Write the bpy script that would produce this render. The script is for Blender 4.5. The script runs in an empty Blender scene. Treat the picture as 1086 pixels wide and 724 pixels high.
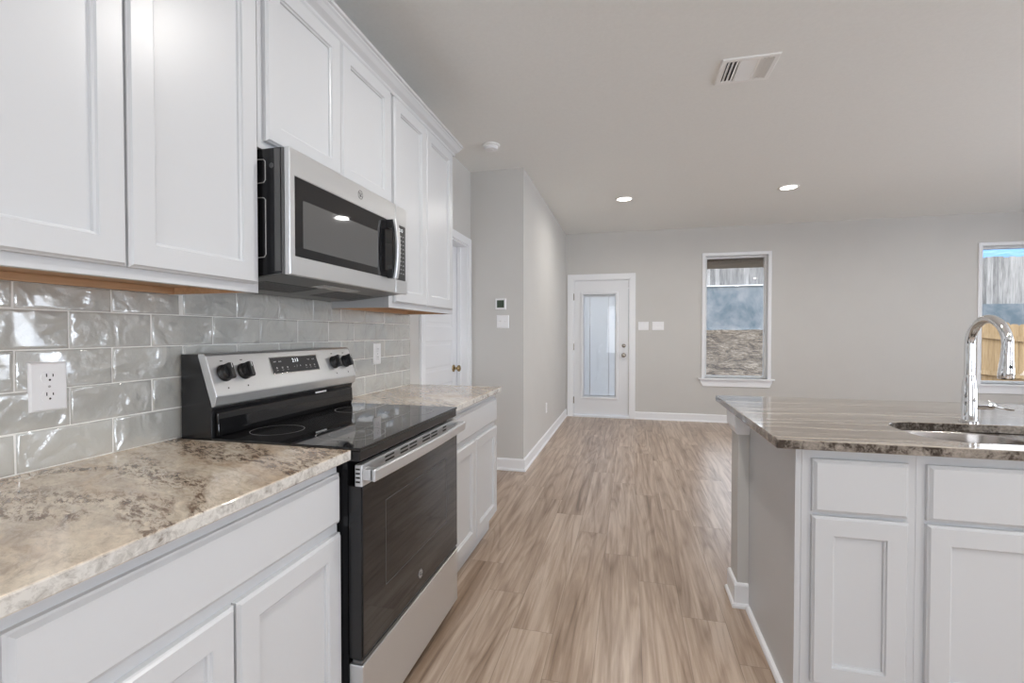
import bpy, bmesh, math, random
from mathutils import Vector, Matrix
random.seed(7)
R = math.radians
sc = bpy.context.scene
COL = sc.collection

# ------------------------------------------------------------------ camera
cam_d = bpy.data.cameras.new('camera')
cam_d.sensor_width = 36.0
cam_d.lens = 498.6 / 1086 * 36
cam_d.clip_start = 0.02
cam_d.clip_end = 200
cam = bpy.data.objects.new('camera', cam_d)
COL.objects.link(cam)
cam.location = (0, 0, 1.253)
cam.rotation_euler = (R(90 - 0.987), 0, R(13.954))
sc.camera = cam

# ------------------------------------------------------------------ view
sc.view_settings.view_transform = 'Standard'
sc.view_settings.look = 'None'
sc.view_settings.gamma = 1.0
sc.view_settings.use_curve_mapping = False
sc.view_settings.exposure = 0.38
sc.cycles.max_bounces = 10
sc.cycles.diffuse_bounces = 7
sc.cycles.glossy_bounces = 5
sc.cycles.transmission_bounces = 8
sc.cycles.transparent_max_bounces = 12
sc.cycles.sample_clamp_indirect = 6
sc.cycles.use_denoising = True
sc.cycles.caustics_reflective = False
sc.cycles.caustics_refractive = False

# ------------------------------------------------------------------ sky, sun
SKY = 2.9
SUN = 1.2
w = bpy.data.worlds.new('sky')
sc.world = w
w.use_nodes = True
nt = w.node_tree
nt.nodes.clear()
wo = nt.nodes.new('ShaderNodeOutputWorld')
bg = nt.nodes.new('ShaderNodeBackground')
# bright hazy sky, bluer overhead
tcw = nt.nodes.new('ShaderNodeTexCoord')
sxw = nt.nodes.new('ShaderNodeSeparateXYZ')
st = nt.nodes.new('ShaderNodeValToRGB')
nt.links.new(tcw.outputs['Generated'], sxw.inputs[0])
nt.links.new(sxw.outputs[2], st.inputs[0])
st.color_ramp.elements[0].color = (0.95, 0.98, 1.0, 1)
st.color_ramp.elements[1].color = (0.42, 0.62, 0.92, 1)
bg.inputs['Strength'].default_value = SKY
nt.links.new(st.outputs[0], bg.inputs['Color'])
nt.links.new(bg.outputs[0], wo.inputs['Surface'])
sd = bpy.data.lights.new('sun', 'SUN')
sd.energy = SUN
sd.angle = R(0.6)
sd.color = (1.0, 0.95, 0.88)
sun = bpy.data.objects.new('sun', sd)
COL.objects.link(sun)
sun.rotation_euler = (R(38), 0, R(-25))

# added fill lights at invented windows behind and right, to brighten the room
def area(name, loc, rot, sx, sy, watts, col):
    d = bpy.data.lights.new(name, 'AREA')
    d.shape = 'RECTANGLE'
    d.size, d.size_y, d.energy, d.color = sx, sy, watts, col
    o = bpy.data.objects.new(name, d)
    COL.objects.link(o)
    o.location, o.rotation_euler = loc, rot
    return o
area('added_daylight', (0.7, -3.62, 1.35), (R(118), 0, 0), 3.0, 1.8, 24, (0.84, 0.95, 1.12))
area('added_daylight', (6.62, 2.0, 1.40), (0, R(126), 0), 2.0, 2.4, 104, (0.84, 0.95, 1.12))
area('added_daylight', (6.62, 5.45, 1.40), (0, R(126), 0), 2.0, 0.5, 12, (0.84, 0.95, 1.12))
area('added_daylight', (5.6, -3.62, 1.35), (R(118), 0, 0), 1.4, 1.8, 42, (0.84, 0.95, 1.12))

# ------------------------------------------------------------------ materials
def newmat(name):
    m = bpy.data.materials.new(name)
    m.use_nodes = True
    n = m.node_tree
    b = n.nodes['Principled BSDF']
    return m, n, b
def N(n, t, **kw):
    x = n.nodes.new(t)
    for k, v in kw.items():
        setattr(x, k, v)
    return x
def mathn(n, op, a, b=None, c=None):
    x = n.nodes.new('ShaderNodeMath'); x.operation = op
    for i, v in enumerate((a, b, c)):
        if v is None: continue
        if isinstance(v, (int, float)): x.inputs[i].default_value = v
        else: n.links.new(v, x.inputs[i])
    return x.outputs[0]
def coords(n, scale=(1, 1, 1), rot=(0, 0, 0), loc=(0, 0, 0)):
    g = N(n, 'ShaderNodeNewGeometry')
    mp = N(n, 'ShaderNodeMapping')
    mp.inputs['Scale'].default_value = scale
    mp.inputs['Rotation'].default_value = rot
    mp.inputs['Location'].default_value = loc
    n.links.new(g.outputs['Position'], mp.inputs[0])
    return mp.outputs[0]
def coords2(n, rotz, scale, loc=(0, 0, 0)):
    v = coords(n, (1, 1, 1), (0, 0, rotz))
    mp = N(n, 'ShaderNodeMapping'); mp.inputs['Scale'].default_value = scale; mp.inputs['Location'].default_value = loc
    n.links.new(v, mp.inputs[0])
    return mp.outputs[0]
def noise(n, vec, scale, detail=3, rough=0.5, dist=0.0):
    x = N(n, 'ShaderNodeTexNoise')
    x.inputs['Scale'].default_value = scale
    x.inputs['Detail'].default_value = detail
    x.inputs['Roughness'].default_value = rough
    x.inputs['Distortion'].default_value = dist
    if vec is not None: n.links.new(vec, x.inputs['Vector'])
    return x
def ramp(n, fac, stops, interp='LINEAR'):
    x = N(n, 'ShaderNodeValToRGB')
    x.color_ramp.interpolation = interp
    el = x.color_ramp.elements
    while len(el) < len(stops): el.new(0.5)
    for e, (p, c) in zip(el, stops):
        e.position = p
        e.color = (c, c, c, 1) if isinstance(c, (int, float)) else tuple(c) + (1,)
    n.links.new(fac, x.inputs[0])
    return x.outputs[0]
def mix(n, fac, a, b, mode='MIX'):
    x = N(n, 'ShaderNodeMix', data_type='RGBA', blend_type=mode)
    for i, v in ((0, fac), (6, a), (7, b)):
        if isinstance(v, (int, float)): x.inputs[i].default_value = v
        elif isinstance(v, tuple): x.inputs[i].default_value = v + (1,)
        else: n.links.new(v, x.inputs[i])
    return x.outputs[2]
def bump(n, b, h, strength, dist):
    x = N(n, 'ShaderNodeBump')
    x.inputs['Strength'].default_value = strength
    x.inputs['Distance'].default_value = dist
    n.links.new(h, x.inputs['Height'])
    n.links.new(x.outputs[0], b.inputs['Normal'])
    return x
M = {}
def simple(key, col, rough=0.5, metal=0.0, spec=0.5, coat=0.0, nvar=0.0, nscale=30, bmp=0.0):
    m, n, b = newmat(key)
    b.inputs['Base Color'].default_value = tuple(col) + (1,)
    b.inputs['Roughness'].default_value = rough
    b.inputs['Metallic'].default_value = metal
    b.inputs['Specular IOR Level'].default_value = spec
    b.inputs['Coat Weight'].default_value = coat
    if nvar or bmp:
        t = noise(n, coords(n), nscale, 4)
        if nvar:
            lo = tuple(c * (1 - nvar) for c in col); hi = tuple(min(1, c * (1 + nvar)) for c in col)
            n.links.new(ramp(n, t.outputs[0], [(0.3, lo), (0.7, hi)]), b.inputs['Base Color'])
        if bmp: bump(n, b, t.outputs[0], bmp, 0.002)
    M[key] = m
    return m
simple('wall_paint', (0.60, 0.588, 0.565), 0.75, nvar=0.012, nscale=3, bmp=0.0)
simple('ceiling_paint', (0.84, 0.85, 0.835), 0.85, nvar=0.015, nscale=60, bmp=0.35)
simple('trim_white', (0.85, 0.86, 0.88), 0.35)
simple('cabinet_white', (0.60, 0.61, 0.625), 0.32)
simple('door_white', (0.79, 0.80, 0.82), 0.35)
simple('plastic_white', (0.86, 0.86, 0.87), 0.3)
simple('grout', (0.80, 0.80, 0.77), 0.8)
simple('slot_black', (0.01, 0.01, 0.01), 0.6)
simple('black_enamel', (0.012, 0.012, 0.013), 0.22)
simple('black_plastic', (0.018, 0.018, 0.019), 0.3)
simple('dark_steel', (0.13, 0.13, 0.13), 0.35, metal=0.6)
simple('black_glass', (0.010, 0.010, 0.011), 0.03, spec=0.5, coat=0.1)
simple('screen_black', (0.055, 0.055, 0.057), 0.04)
simple('mesh_window', (0.10, 0.10, 0.10), 0.04)
simple('print_white', (0.75, 0.76, 0.76), 0.4)
simple('ring_grey', (0.45, 0.45, 0.45), 0.2)
simple('chrome', (0.78, 0.78, 0.78), 0.06, metal=1.0)
simple('brass', (0.40, 0.29, 0.15), 0.22, metal=1.0)
simple('nickel', (0.42, 0.38, 0.33), 0.25, metal=1.0)
simple('lcd', (0.06, 0.085, 0.06), 0.2)
simple('soffit', (0.22, 0.18, 0.145), 0.8, nvar=0.15, nscale=4)
simple('vent_white', (0.88, 0.88, 0.87), 0.4)
simple('vinyl_white', (0.74, 0.75, 0.76), 0.35)

def brushed(key, col, rough, axis_scale, aniso=0.0):
    m, n, b = newmat(key)
    b.inputs['Base Color'].default_value = tuple(col) + (1,)
    b.inputs['Metallic'].default_value = 0.85 if key == 'stainless' else 1.0
    b.inputs['Roughness'].default_value = rough
    M[key] = m
brushed('stainless', (0.68, 0.69, 0.70), 0.34, (30, 1, 60))
brushed('stainless_sink', (0.50, 0.46, 0.43), 0.22, (2, 30, 60))

# maple plywood
m, n, b = newmat('maple')
t = noise(n, coords(n, (14, 1.0, 14)), 5, 4, 0.6, 1.0)
n.links.new(ramp(n, t.outputs[0], [(0.3, (0.48, 0.29, 0.16)), (0.7, (0.62, 0.40, 0.235))]), b.inputs['Base Color'])
b.inputs['Roughness'].default_value = 0.45
M['maple'] = m

# glazed tile
m, n, b = newmat('glazed_tile')
v = coords(n)
t1 = noise(n, v, 9, 2, 0.5, 0.8)
t2 = noise(n, v, 60, 3, 0.6)
h = mathn(n, 'ADD', mathn(n, 'MULTIPLY', t1.outputs[0], 1.0), mathn(n, 'MULTIPLY', t2.outputs[0], 0.085))
bump(n, b, h, 1.0, 0.019)
n.links.new(ramp(n, t1.outputs[0], [(0.3, (0.475, 0.475, 0.445)), (0.7, (0.535, 0.535, 0.505))]), b.inputs['Base Color'])
b.inputs['Roughness'].default_value = 0.10
b.inputs['IOR'].default_value = 1.9
b.inputs['Coat Weight'].default_value = 1.0
b.inputs['Coat Roughness'].default_value = 0.03
b.inputs['Coat IOR'].default_value = 1.75
M['glazed_tile'] = m

# granite
def granite(key, rotz, base_a, base_b, grey, vein, spot, streak, veinamt, vlo=0.50, vhi=0.62, edge=None, yf=1.0):
    m, n, b = newmat(key)
    v = coords(n, (1, 1, 1), (0, 0, rotz))
    sep = N(n, 'ShaderNodeSeparateXYZ'); n.links.new(v, sep.inputs[0])
    warp = noise(n, v, 2.3, 3, 0.55)
    wsep = N(n, 'ShaderNodeSeparateColor'); n.links.new(warp.outputs[1], wsep.inputs[0])
    cmb = N(n, 'ShaderNodeCombineXYZ')
    n.links.new(mathn(n, 'MULTIPLY', sep.outputs[0], streak), cmb.inputs[0])
    n.links.new(mathn(n, 'MULTIPLY', mathn(n, 'ADD', sep.outputs[1], mathn(n, 'MULTIPLY', wsep.outputs[0], 0.34 if yf == 1.0 else 0.14)), yf), cmb.inputs[1])
    n.links.new(mathn(n, 'MULTIPLY', sep.outputs[2], 1.0), cmb.inputs[2])
    broad = noise(n, cmb.outputs[0], 6.5, 5, 0.62, 0.3)
    fine = noise(n, cmb.outputs[0], 26, 6, 0.72, 0.6)
    col = mix(n, ramp(n, broad.outputs[0], [(0.38, 0.0), (0.60, 1.0)]), base_a, base_b)
    col = mix(n, ramp(n, fine.outputs[0], [(0.46, 0.0), (0.70, 0.8)]), col, grey)
    # vein bands broken into flecks
    band = noise(n, cmb.outputs[0], 5.4, 3, 0.5, 0.5)
    bandm = ramp(n, band.outputs[0], [(vlo - 0.06, 0.0), (vlo, 1.0), (vhi - 0.03, 0.9), (vhi + 0.04, 0.0)])
    fl = noise(n, coords2(n, rotz, (0.8, 2.3, 2.3)), 28, 6, 0.75, 0.5)
    flm = ramp(n, fl.outputs[0], [(0.47, 0.0), (0.57, 1.0)])
    k = mathn(n, 'MULTIPLY', mathn(n, 'MULTIPLY', bandm, flm), veinamt)
    col = mix(n, k, col, vein)
    fl2 = noise(n, coords2(n, rotz, (1, 2.2, 2.2), (3, 1, 2)), 40, 5, 0.75, 0.5)
    k2 = mathn(n, 'MULTIPLY', ramp(n, fl2.outputs[0], [(0.56, 0.0), (0.63, 1.0)]), mathn(n, 'ADD', mathn(n, 'MULTIPLY', bandm, 0.65), 0.18))
    col = mix(n, k2, col, spot)
    mo = noise(n, coords2(n, rotz, (0.7, 1.5, 1.5)), 34, 4, 0.7, 0.8)
    col = mix(n, 1.0, col, ramp(n, mo.outputs[0], [(0.35, (0.82, 0.80, 0.78)), (0.55, (1.03, 1.03, 1.03)), (0.7, (1.12, 1.11, 1.09))]), 'MULTIPLY')
    # the sawn edge shows the grain end-on, as clumps
    gm = N(n, 'ShaderNodeNewGeometry'); sn_ = N(n, 'ShaderNodeSeparateXYZ'); n.links.new(gm.outputs['True Normal'], sn_.inputs[0])
    em = ramp(n, mathn(n, 'ABSOLUTE', sn_.outputs[2]), [(0.25, 1.0), (0.6, 0.0)])
    ev = coords(n)
    e1 = noise(n, ev, 9, 4, 0.6, 0.6); e2 = noise(n, ev, 55, 5, 0.75, 0.6)
    ef = mathn(n, 'ADD', mathn(n, 'MULTIPLY', e1.outputs[0], 0.5), mathn(n, 'MULTIPLY', e2.outputs[0], 0.5))
    ecol = mix(n, ramp(n, ef, [(edge[2] - 0.14, 0.0), (edge[2] - 0.03, 0.45), (edge[2] + 0.05, 1.0)]), edge[0], edge[1])
    col = mix(n, em, col, ecol)
    n.links.new(col, b.inputs['Base Color'])
    b.inputs['Roughness'].default_value = 0.09
    b.inputs['Coat Weight'].default_value = 0.2
    b.inputs['Coat Roughness'].default_value = 0.02
    M[key] = m
granite('granite', R(30), (0.62, 0.495, 0.37), (0.80, 0.72, 0.60), (0.44, 0.375, 0.315), (0.17, 0.105, 0.07), (0.08, 0.056, 0.043), 0.30, 0.95, edge=((0.66, 0.64, 0.60), (0.12, 0.09, 0.07), 0.60))
granite('granite_island', R(-4), (0.20, 0.16, 0.125), (0.52, 0.46, 0.395), (0.13, 0.105, 0.085), (0.17, 0.13, 0.10), (0.12, 0.095, 0.08), 0.10, 0.45, yf=2.4, edge=((0.40, 0.355, 0.31), (0.05, 0.038, 0.03), 0.50))

# wood plank floor
m, n, b = newmat('plank_floor')
g = N(n, 'ShaderNodeNewGeometry'); sep = N(n, 'ShaderNodeSeparateXYZ'); n.links.new(g.outputs['Position'], sep.inputs[0])
X, Y = sep.outputs[0], sep.outputs[1]
u = mathn(n, 'DIVIDE', mathn(n, 'SUBTRACT', 0.412, X), 0.1787)
nn = mathn(n, 'FLOOR', u); fu = mathn(n, 'FRACT', u)
vv = mathn(n, 'DIVIDE', mathn(n, 'SUBTRACT', mathn(n, 'SUBTRACT', Y, 2.18), mathn(n, 'MULTIPLY', nn, 0.265)), 1.315)
kk = mathn(n, 'FLOOR', vv); fv = mathn(n, 'FRACT', vv)
idn = mathn(n, 'ADD', nn, mathn(n, 'MULTIPLY', kk, 17.37))
wn = N(n, 'ShaderNodeTexWhiteNoise', noise_dimensions='1D'); n.links.new(idn, wn.inputs['W'])
cm = N(n, 'ShaderNodeCombineXYZ')
n.links.new(mathn(n, 'ADD', X, mathn(n, 'MULTIPLY', wn.outputs[0], 31.0)), cm.inputs[0])
n.links.new(mathn(n, 'MULTIPLY', Y, 0.10), cm.inputs[1])
n.links.new(mathn(n, 'MULTIPLY', wn.outputs[0], 9.0), cm.inputs[2])
g1 = noise(n, cm.outputs[0], 6.0, 1.5, 0.45, 0.3)
wv = mathn(n, 'FRACT', mathn(n, 'MULTIPLY', g1.outputs[0], 9.0))
ringm = ramp(n, wv, [(0.0, 0.35), (0.3, 0.7), (0.8, 0.6), (1.0, 0.35)])
cm2 = N(n, 'ShaderNodeCombineXYZ')
n.links.new(mathn(n, 'ADD', X, mathn(n, 'MULTIPLY', wn.outputs[0], 13.0)), cm2.inputs[0])
n.links.new(mathn(n, 'MULTIPLY', Y, 0.045), cm2.inputs[1])
n.links.new(wn.outputs[0], cm2.inputs[2])
g2 = noise(n, cm2.outputs[0], 70, 6, 0.75, 0.4)
cm3 = N(n, 'ShaderNodeCombineXYZ')
n.links.new(mathn(n, 'ADD', X, mathn(n, 'MULTIPLY', wn.outputs[0], 23.0)), cm3.inputs[0])
n.links.new(mathn(n, 'MULTIPLY', Y, 0.055), cm3.inputs[1])
n.links.new(wn.outputs[0], cm3.inputs[2])
g3 = noise(n, cm3.outputs[0], 15, 3, 0.6, 1.2)
f = mathn(n, 'ADD', mathn(n, 'MULTIPLY', ringm, 0.26), mathn(n, 'ADD', mathn(n, 'MULTIPLY', g2.outputs[0], 0.30), mathn(n, 'MULTIPLY', g3.outputs[0], 0.58)))
f = mathn(n, 'ADD', f, mathn(n, 'MULTIPLY', mathn(n, 'SUBTRACT', wn.outputs[0], 0.5), 0.07))
col = ramp(n, f, [(0.40, (0.19, 0.125, 0.083)), (0.50, (0.31, 0.22, 0.157)), (0.60, (0.42, 0.315, 0.237)), (0.72, (0.56, 0.45, 0.36))])
du = mathn(n, 'MULTIPLY', mathn(n, 'MINIMUM', fu, mathn(n, 'SUBTRACT', 1.0, fu)), 0.1787)
dv = mathn(n, 'MULTIPLY', mathn(n, 'MINIMUM', fv, mathn(n, 'SUBTRACT', 1.0, fv)), 1.315)
dd = mathn(n, 'MINIMUM', du, dv)
seam = ramp(n, mathn(n, 'MULTIPLY', dd, 100.0), [(0.06, 1.0), (0.14, 0.0)])
col = mix(n, mathn(n, 'MULTIPLY', seam, 0.6), col, (0.10, 0.07, 0.05))
n.links.new(col, b.inputs['Base Color'])
b.inputs['Roughness'].default_value = 0.30
hh = mathn(n, 'SUBTRACT', mathn(n, 'MULTIPLY', g2.outputs[0], 0.15), seam)
bump(n, b, hh, 0.12, 0.001)
b.inputs['Specular IOR Level'].default_value = 0.6
M['plank_floor'] = m

# glass pane
m, n, b = newmat('pane')
n.nodes.remove(b)
out = n.nodes['Material Output']
tr = N(n, 'ShaderNodeBsdfTransparent'); gl = N(n, 'ShaderNodeBsdfGlossy'); gl.inputs['Roughness'].default_value = 0.01
fr = N(n, 'ShaderNodeFresnel'); fr.inputs['IOR'].default_value = 1.45
mx = N(n, 'ShaderNodeMixShader')
n.links.new(fr.outputs[0], mx.inputs[0]); n.links.new(tr.outputs[0], mx.inputs[1]); n.links.new(gl.outputs[0], mx.inputs[2])
n.links.new(mx.outputs[0], out.inputs['Surface'])
M['pane'] = m

# closed blind slats let some daylight through
m, n, b = newmat('blind_white')
b.inputs['Base Color'].default_value = (0.78, 0.79, 0.80, 1)
b.inputs['Roughness'].default_value = 0.5
tl = N(n, 'ShaderNodeBsdfTranslucent'); tl.inputs[0].default_value = (0.92, 0.92, 0.92, 1)
mx = N(n, 'ShaderNodeMixShader'); mx.inputs[0].default_value = 0.66
n.links.new(b.outputs[0], mx.inputs[1]); n.links.new(tl.outputs[0], mx.inputs[2])
n.links.new(mx.outputs[0], n.nodes['Material Output'].inputs['Surface'])
M['blind_white'] = m

def emissive(key, col, s):
    m, n, b = newmat(key)
    b.inputs['Base Color'].default_value = (0.9, 0.9, 0.9, 1)
    b.inputs['Emission Color'].default_value = tuple(col) + (1,)
    b.inputs['Emission Strength'].default_value = s
    M[key] = m
emissive('lamp_glow', (1.0, 0.93, 0.84), 6.0)
emissive('digit_glow', (0.85, 0.95, 1.0), 0.9)

# exterior
m, n, b = newmat('concrete_blue')
t = noise(n, coords(n), 1.3, 7, 0.75, 0.3)
n.links.new(ramp(n, t.outputs[0], [(0.38, (0.085, 0.115, 0.135)), (0.52, (0.16, 0.18, 0.195)), (0.64, (0.23, 0.235, 0.24))]), b.inputs['Base Color'])
b.inputs['Roughness'].default_value = 0.9
M['concrete_blue'] = m
def planks(key, c0, c1, sc_, wid):
    m, n, b = newmat(key)
    g = N(n, 'ShaderNodeNewGeometry'); sep = N(n, 'ShaderNodeSeparateXYZ'); n.links.new(g.outputs['Position'], sep.inputs[0])
    wn = N(n, 'ShaderNodeTexWhiteNoise', noise_dimensions='1D')
    n.links.new(mathn(n, 'FLOOR', mathn(n, 'DIVIDE', sep.outputs[0], wid)), wn.inputs['W'])
    t = noise(n, coords(n, (8, 8, 0.7)), sc_, 5, 0.65, 0.5)
    f = mathn(n, 'ADD', mathn(n, 'MULTIPLY', t.outputs[0], 0.75), mathn(n, 'MULTIPLY', wn.outputs[0], 0.25))
    n.links.new(ramp(n, f, [(0.3, c0), (0.7, c1)]), b.inputs['Base Color'])
    b.inputs['Roughness'].default_value = 0.85
    M[key] = m
planks('weathered_wood', (0.09, 0.085, 0.08), (0.36, 0.34, 0.32), 3, 0.14)
planks('cedar_wood', (0.23, 0.145, 0.065), (0.42, 0.29, 0.155), 3, 0.14)
m, n, b = newmat('rocky_soil')
t = noise(n, coords(n), 2.6, 8, 0.75, 1.0); t2 = noise(n, coords(n), 11, 4, 0.7)
f = mathn(n, 'ADD', mathn(n, 'MULTIPLY', t.outputs[0], 0.6), mathn(n, 'MULTIPLY', t2.outputs[0], 0.4))
n.links.new(ramp(n, f, [(0.42, (0.045, 0.028, 0.016)), (0.5, (0.135, 0.092, 0.056)), (0.60, (0.31, 0.235, 0.165))]), b.inputs['Base Color'])
b.inputs['Roughness'].default_value = 0.95
bump(n, b, f, 1.0, 0.15)
M['rocky_soil'] = m
simple('blue_tarp', (0.045, 0.17, 0.32), 0.4, nvar=0.2, nscale=3)

# ------------------------------------------------------------------ builders
def root_of(p):
    v = Vector((0, 0, 0))
    while p is not None:
        v += p.location; p = p.parent
    return v
def finish(name, bm, mat, parent=None, bevel=0.0, smooth=False, origin=None, segs=2):
    bmesh.ops.recalc_face_normals(bm, faces=bm.faces[:])
    if parent is not None:
        off = root_of(parent)
    else:
        xs = [v.co for v in bm.verts]
        off = Vector(((min(c.x for c in xs) + max(c.x for c in xs)) / 2, (min(c.y for c in xs) + max(c.y for c in xs)) / 2, min(c.z for c in xs)))
    for v in bm.verts: v.co -= off
    me = bpy.data.meshes.new(name)
    bm.to_mesh(me); bm.free()
    mats = mat if isinstance(mat, (list, tuple)) else [mat]
    for k in mats: me.materials.append(M[k])
    if smooth:
        for p in me.polygons: p.use_smooth = True
        me.set_sharp_from_angle(angle=R(38))
    o = bpy.data.objects.new(name, me)
    COL.objects.link(o)
    if parent is not None: o.parent = parent
    else: o.location = off
    if bevel:
        md = o.modifiers.new('edge_bevel', 'BEVEL')
        md.width = bevel; md.segments = segs; md.limit_method = 'ANGLE'; md.angle_limit = R(40)
    return o
def tag(o, label=None, cat=None, group=None, kind=None):
    if label: o['label'] = label
    if cat: o['category'] = cat
    if group: o['group'] = group
    if kind: o['kind'] = kind
    return o
def thing(name, label, cat, loc, group=None, kind=None):
    o = bpy.data.objects.new(name, None)
    o.empty_display_size = 0.1
    COL.objects.link(o); o.location = loc
    return tag(o, label, cat, group, kind)
def BM(): return bmesh.new()
def box(bm, x0, x1, y0, y1, z0, z1, mi=0):
    vs = [bm.verts.new((x, y, z)) for x in (x0, x1) for y in (y0, y1) for z in (z0, z1)]
    for f in ((0, 1, 3, 2), (4, 6, 7, 5), (0, 4, 5, 1), (2, 3, 7, 6), (0, 2, 6, 4), (1, 5, 7, 3)):
        bm.faces.new([vs[i] for i in f]).material_index = mi
    return vs
def prism(bm, poly, P, d0, d1, mi=0):
    """poly of (a,b); P(a,b,d) -> world"""
    A = [bm.verts.new(P(a, b_, d0)) for a, b_ in poly]; B = [bm.verts.new(P(a, b_, d1)) for a, b_ in poly]
    k = len(poly)
    bm.faces.new(A).material_index = mi; bm.faces.new(B[::-1]).material_index = mi
    for i in range(k): bm.faces.new((A[i], A[(i + 1) % k], B[(i + 1) % k], B[i])).material_index = mi
def rings(bm, P, u0, u1, w0, w1, steps, back=True, cap=True):
    """nested rectangles: steps = [(inset, n)]"""
    rs = []
    for i, nn_ in steps:
        rs.append([bm.verts.new(P(a, c, nn_)) for a, c in ((u0 + i, w0 + i), (u1 - i, w0 + i), (u1 - i, w1 - i), (u0 + i, w1 - i))])
    for a, c in zip(rs, rs[1:]):
        for i in range(4): bm.faces.new((a[i], a[(i + 1) % 4], c[(i + 1) % 4], c[i]))
    if cap: bm.faces.new(rs[-1])
    if back: bm.faces.new(rs[0][::-1])
def sweep(bm, pts, rad, seg=16, cap=True, flat=None):
    pts = [Vector(p) for p in pts]
    if not isinstance(rad, (list, tuple)): rad = [rad] * len(pts)
    ring0 = None; up = None
    for i, p in enumerate(pts):
        d = (pts[min(i + 1, len(pts) - 1)] - pts[max(i - 1, 0)])
        d = d.normalized() if d.length > 1e-9 else Vector((0, 0, 1))
        if up is None:
            up = Vector((1, 0, 0)) if abs(d.x) < 0.9 else Vector((0, 1, 0))
        up = (up - d * up.dot(d)).normalized(); s = d.cross(up)
        r = rad[i]
        fx, fy = (1, 1) if flat is None else flat
        rg = [bm.verts.new(p + up * (math.cos(2 * math.pi * k / seg) * r * fx) + s * (math.sin(2 * math.pi * k / seg) * r * fy)) for k in range(seg)]
        if ring0:
            for k in range(seg): bm.faces.new((ring0[k], ring0[(k + 1) % seg], rg[(k + 1) % seg], rg[k]))
        elif cap: bm.faces.new(rg[::-1])
        ring0 = rg
    if cap: bm.faces.new(ring0)
def lathe(bm, base, axis, prof, seg=28):
    """prof [(r, h)] along axis from base (profile with repeated h allowed)"""
    axis = Vector(axis).normalized(); base = Vector(base)
    a = Vector((1, 0, 0)) if abs(axis.x) < 0.9 else Vector((0, 1, 0))
    a = (a - axis * a.dot(axis)).normalized(); c = axis.cross(a)
    prev = None
    for r, h_ in prof:
        rg = [bm.verts.new(base + axis * h_ + a * (math.cos(2 * math.pi * k / seg) * r) + c * (math.sin(2 * math.pi * k / seg) * r)) for k in range(seg)]
        if prev:
            for k in range(seg): bm.faces.new((prev[k], prev[(k + 1) % seg], rg[(k + 1) % seg], rg[k]))
        else: bm.faces.new(rg[::-1])
        prev = rg
    bm.faces.new(prev)
def text_bm(body, P, size, thick=0.0006, align='CENTER'):
    """writing as mesh laid in plane P(a, b, n)"""
    cu = bpy.data.curves.new('writing', 'FONT'); cu.body = body; cu.size = size
    cu.align_x = align; cu.align_y = 'CENTER'; cu.extrude = 0.0; cu.resolution_u = 3
    o = bpy.data.objects.new('writing', cu); COL.objects.link(o)
    me = bpy.data.meshes.new_from_object(o.evaluated_get(bpy.context.evaluated_depsgraph_get()))
    bm = bmesh.new(); bm.from_mesh(me)
    bpy.data.objects.remove(o); bpy.data.curves.remove(cu); bpy.data.meshes.remove(me)
    for v in bm.verts: v.co = Vector(P(v.co.x, v.co.y, thick))
    return bm
def wall_with_holes(name, P, u0, u1, w0, w1, t0, t1, holes, mat='wall_paint'):
    """P(u,w,n): slab between n=t0..t1 with rectangular holes (u0,u1,w0,w1)"""
    us = sorted({u0, u1, *[h_[0] for h_ in holes], *[h_[1] for h_ in holes]})
    ws = sorted({w0, w1, *[h_[2] for h_ in holes], *[h_[3] for h_ in holes]})
    bm = BM()
    solid = {}
    for i in range(len(us) - 1):
        for j in range(len(ws) - 1):
            cu_, cw = (us[i] + us[i + 1]) / 2, (ws[j] + ws[j + 1]) / 2
            solid[i, j] = not any(h_[0] < cu_ < h_[1] and h_[2] < cw < h_[3] for h_ in holes)
    vc = {}
    def V(i, j, k):
        if (i, j, k) not in vc: vc[i, j, k] = bm.verts.new(P(us[i], ws[j], (t0, t1)[k]))
        return vc[i, j, k]
    for (i, j), s in solid.items():
        if not s: continue
        for k in (0, 1): bm.faces.new([V(i, j, k), V(i + 1, j, k), V(i + 1, j + 1, k), V(i, j + 1, k)])
        for di, dj, a, c in ((-1, 0, (0, 0), (0, 1)), (1, 0, (1, 0), (1, 1)), (0, -1, (0, 0), (1, 0)), (0, 1, (0, 1), (1, 1))):
            if not solid.get((i + di, j + dj), False):
                bm.faces.new([V(i + a[0], j + a[1], 0), V(i + c[0], j + c[1], 0), V(i + c[0], j + c[1], 1), V(i + a[0], j + a[1], 1)])
    return tag(finish(name, bm, mat), kind='structure')

WX, FY, CZ = -1.428, 7.103, 2.743       # left wall, far wall, ceiling
JX, JY = -0.926, 4.158                  # jog wall
RX, BY = 6.5, -3.5                      # right wall, back wall
L = lambda u, w_, n_: (WX + n_, u, w_)            # on the left wall
F = lambda u, w_, n_: (u, FY - n_, w_)            # on the far wall
H = lambda u, w_, n_: (u, JY - n_, w_)            # on the wall turned to the camera

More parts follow.
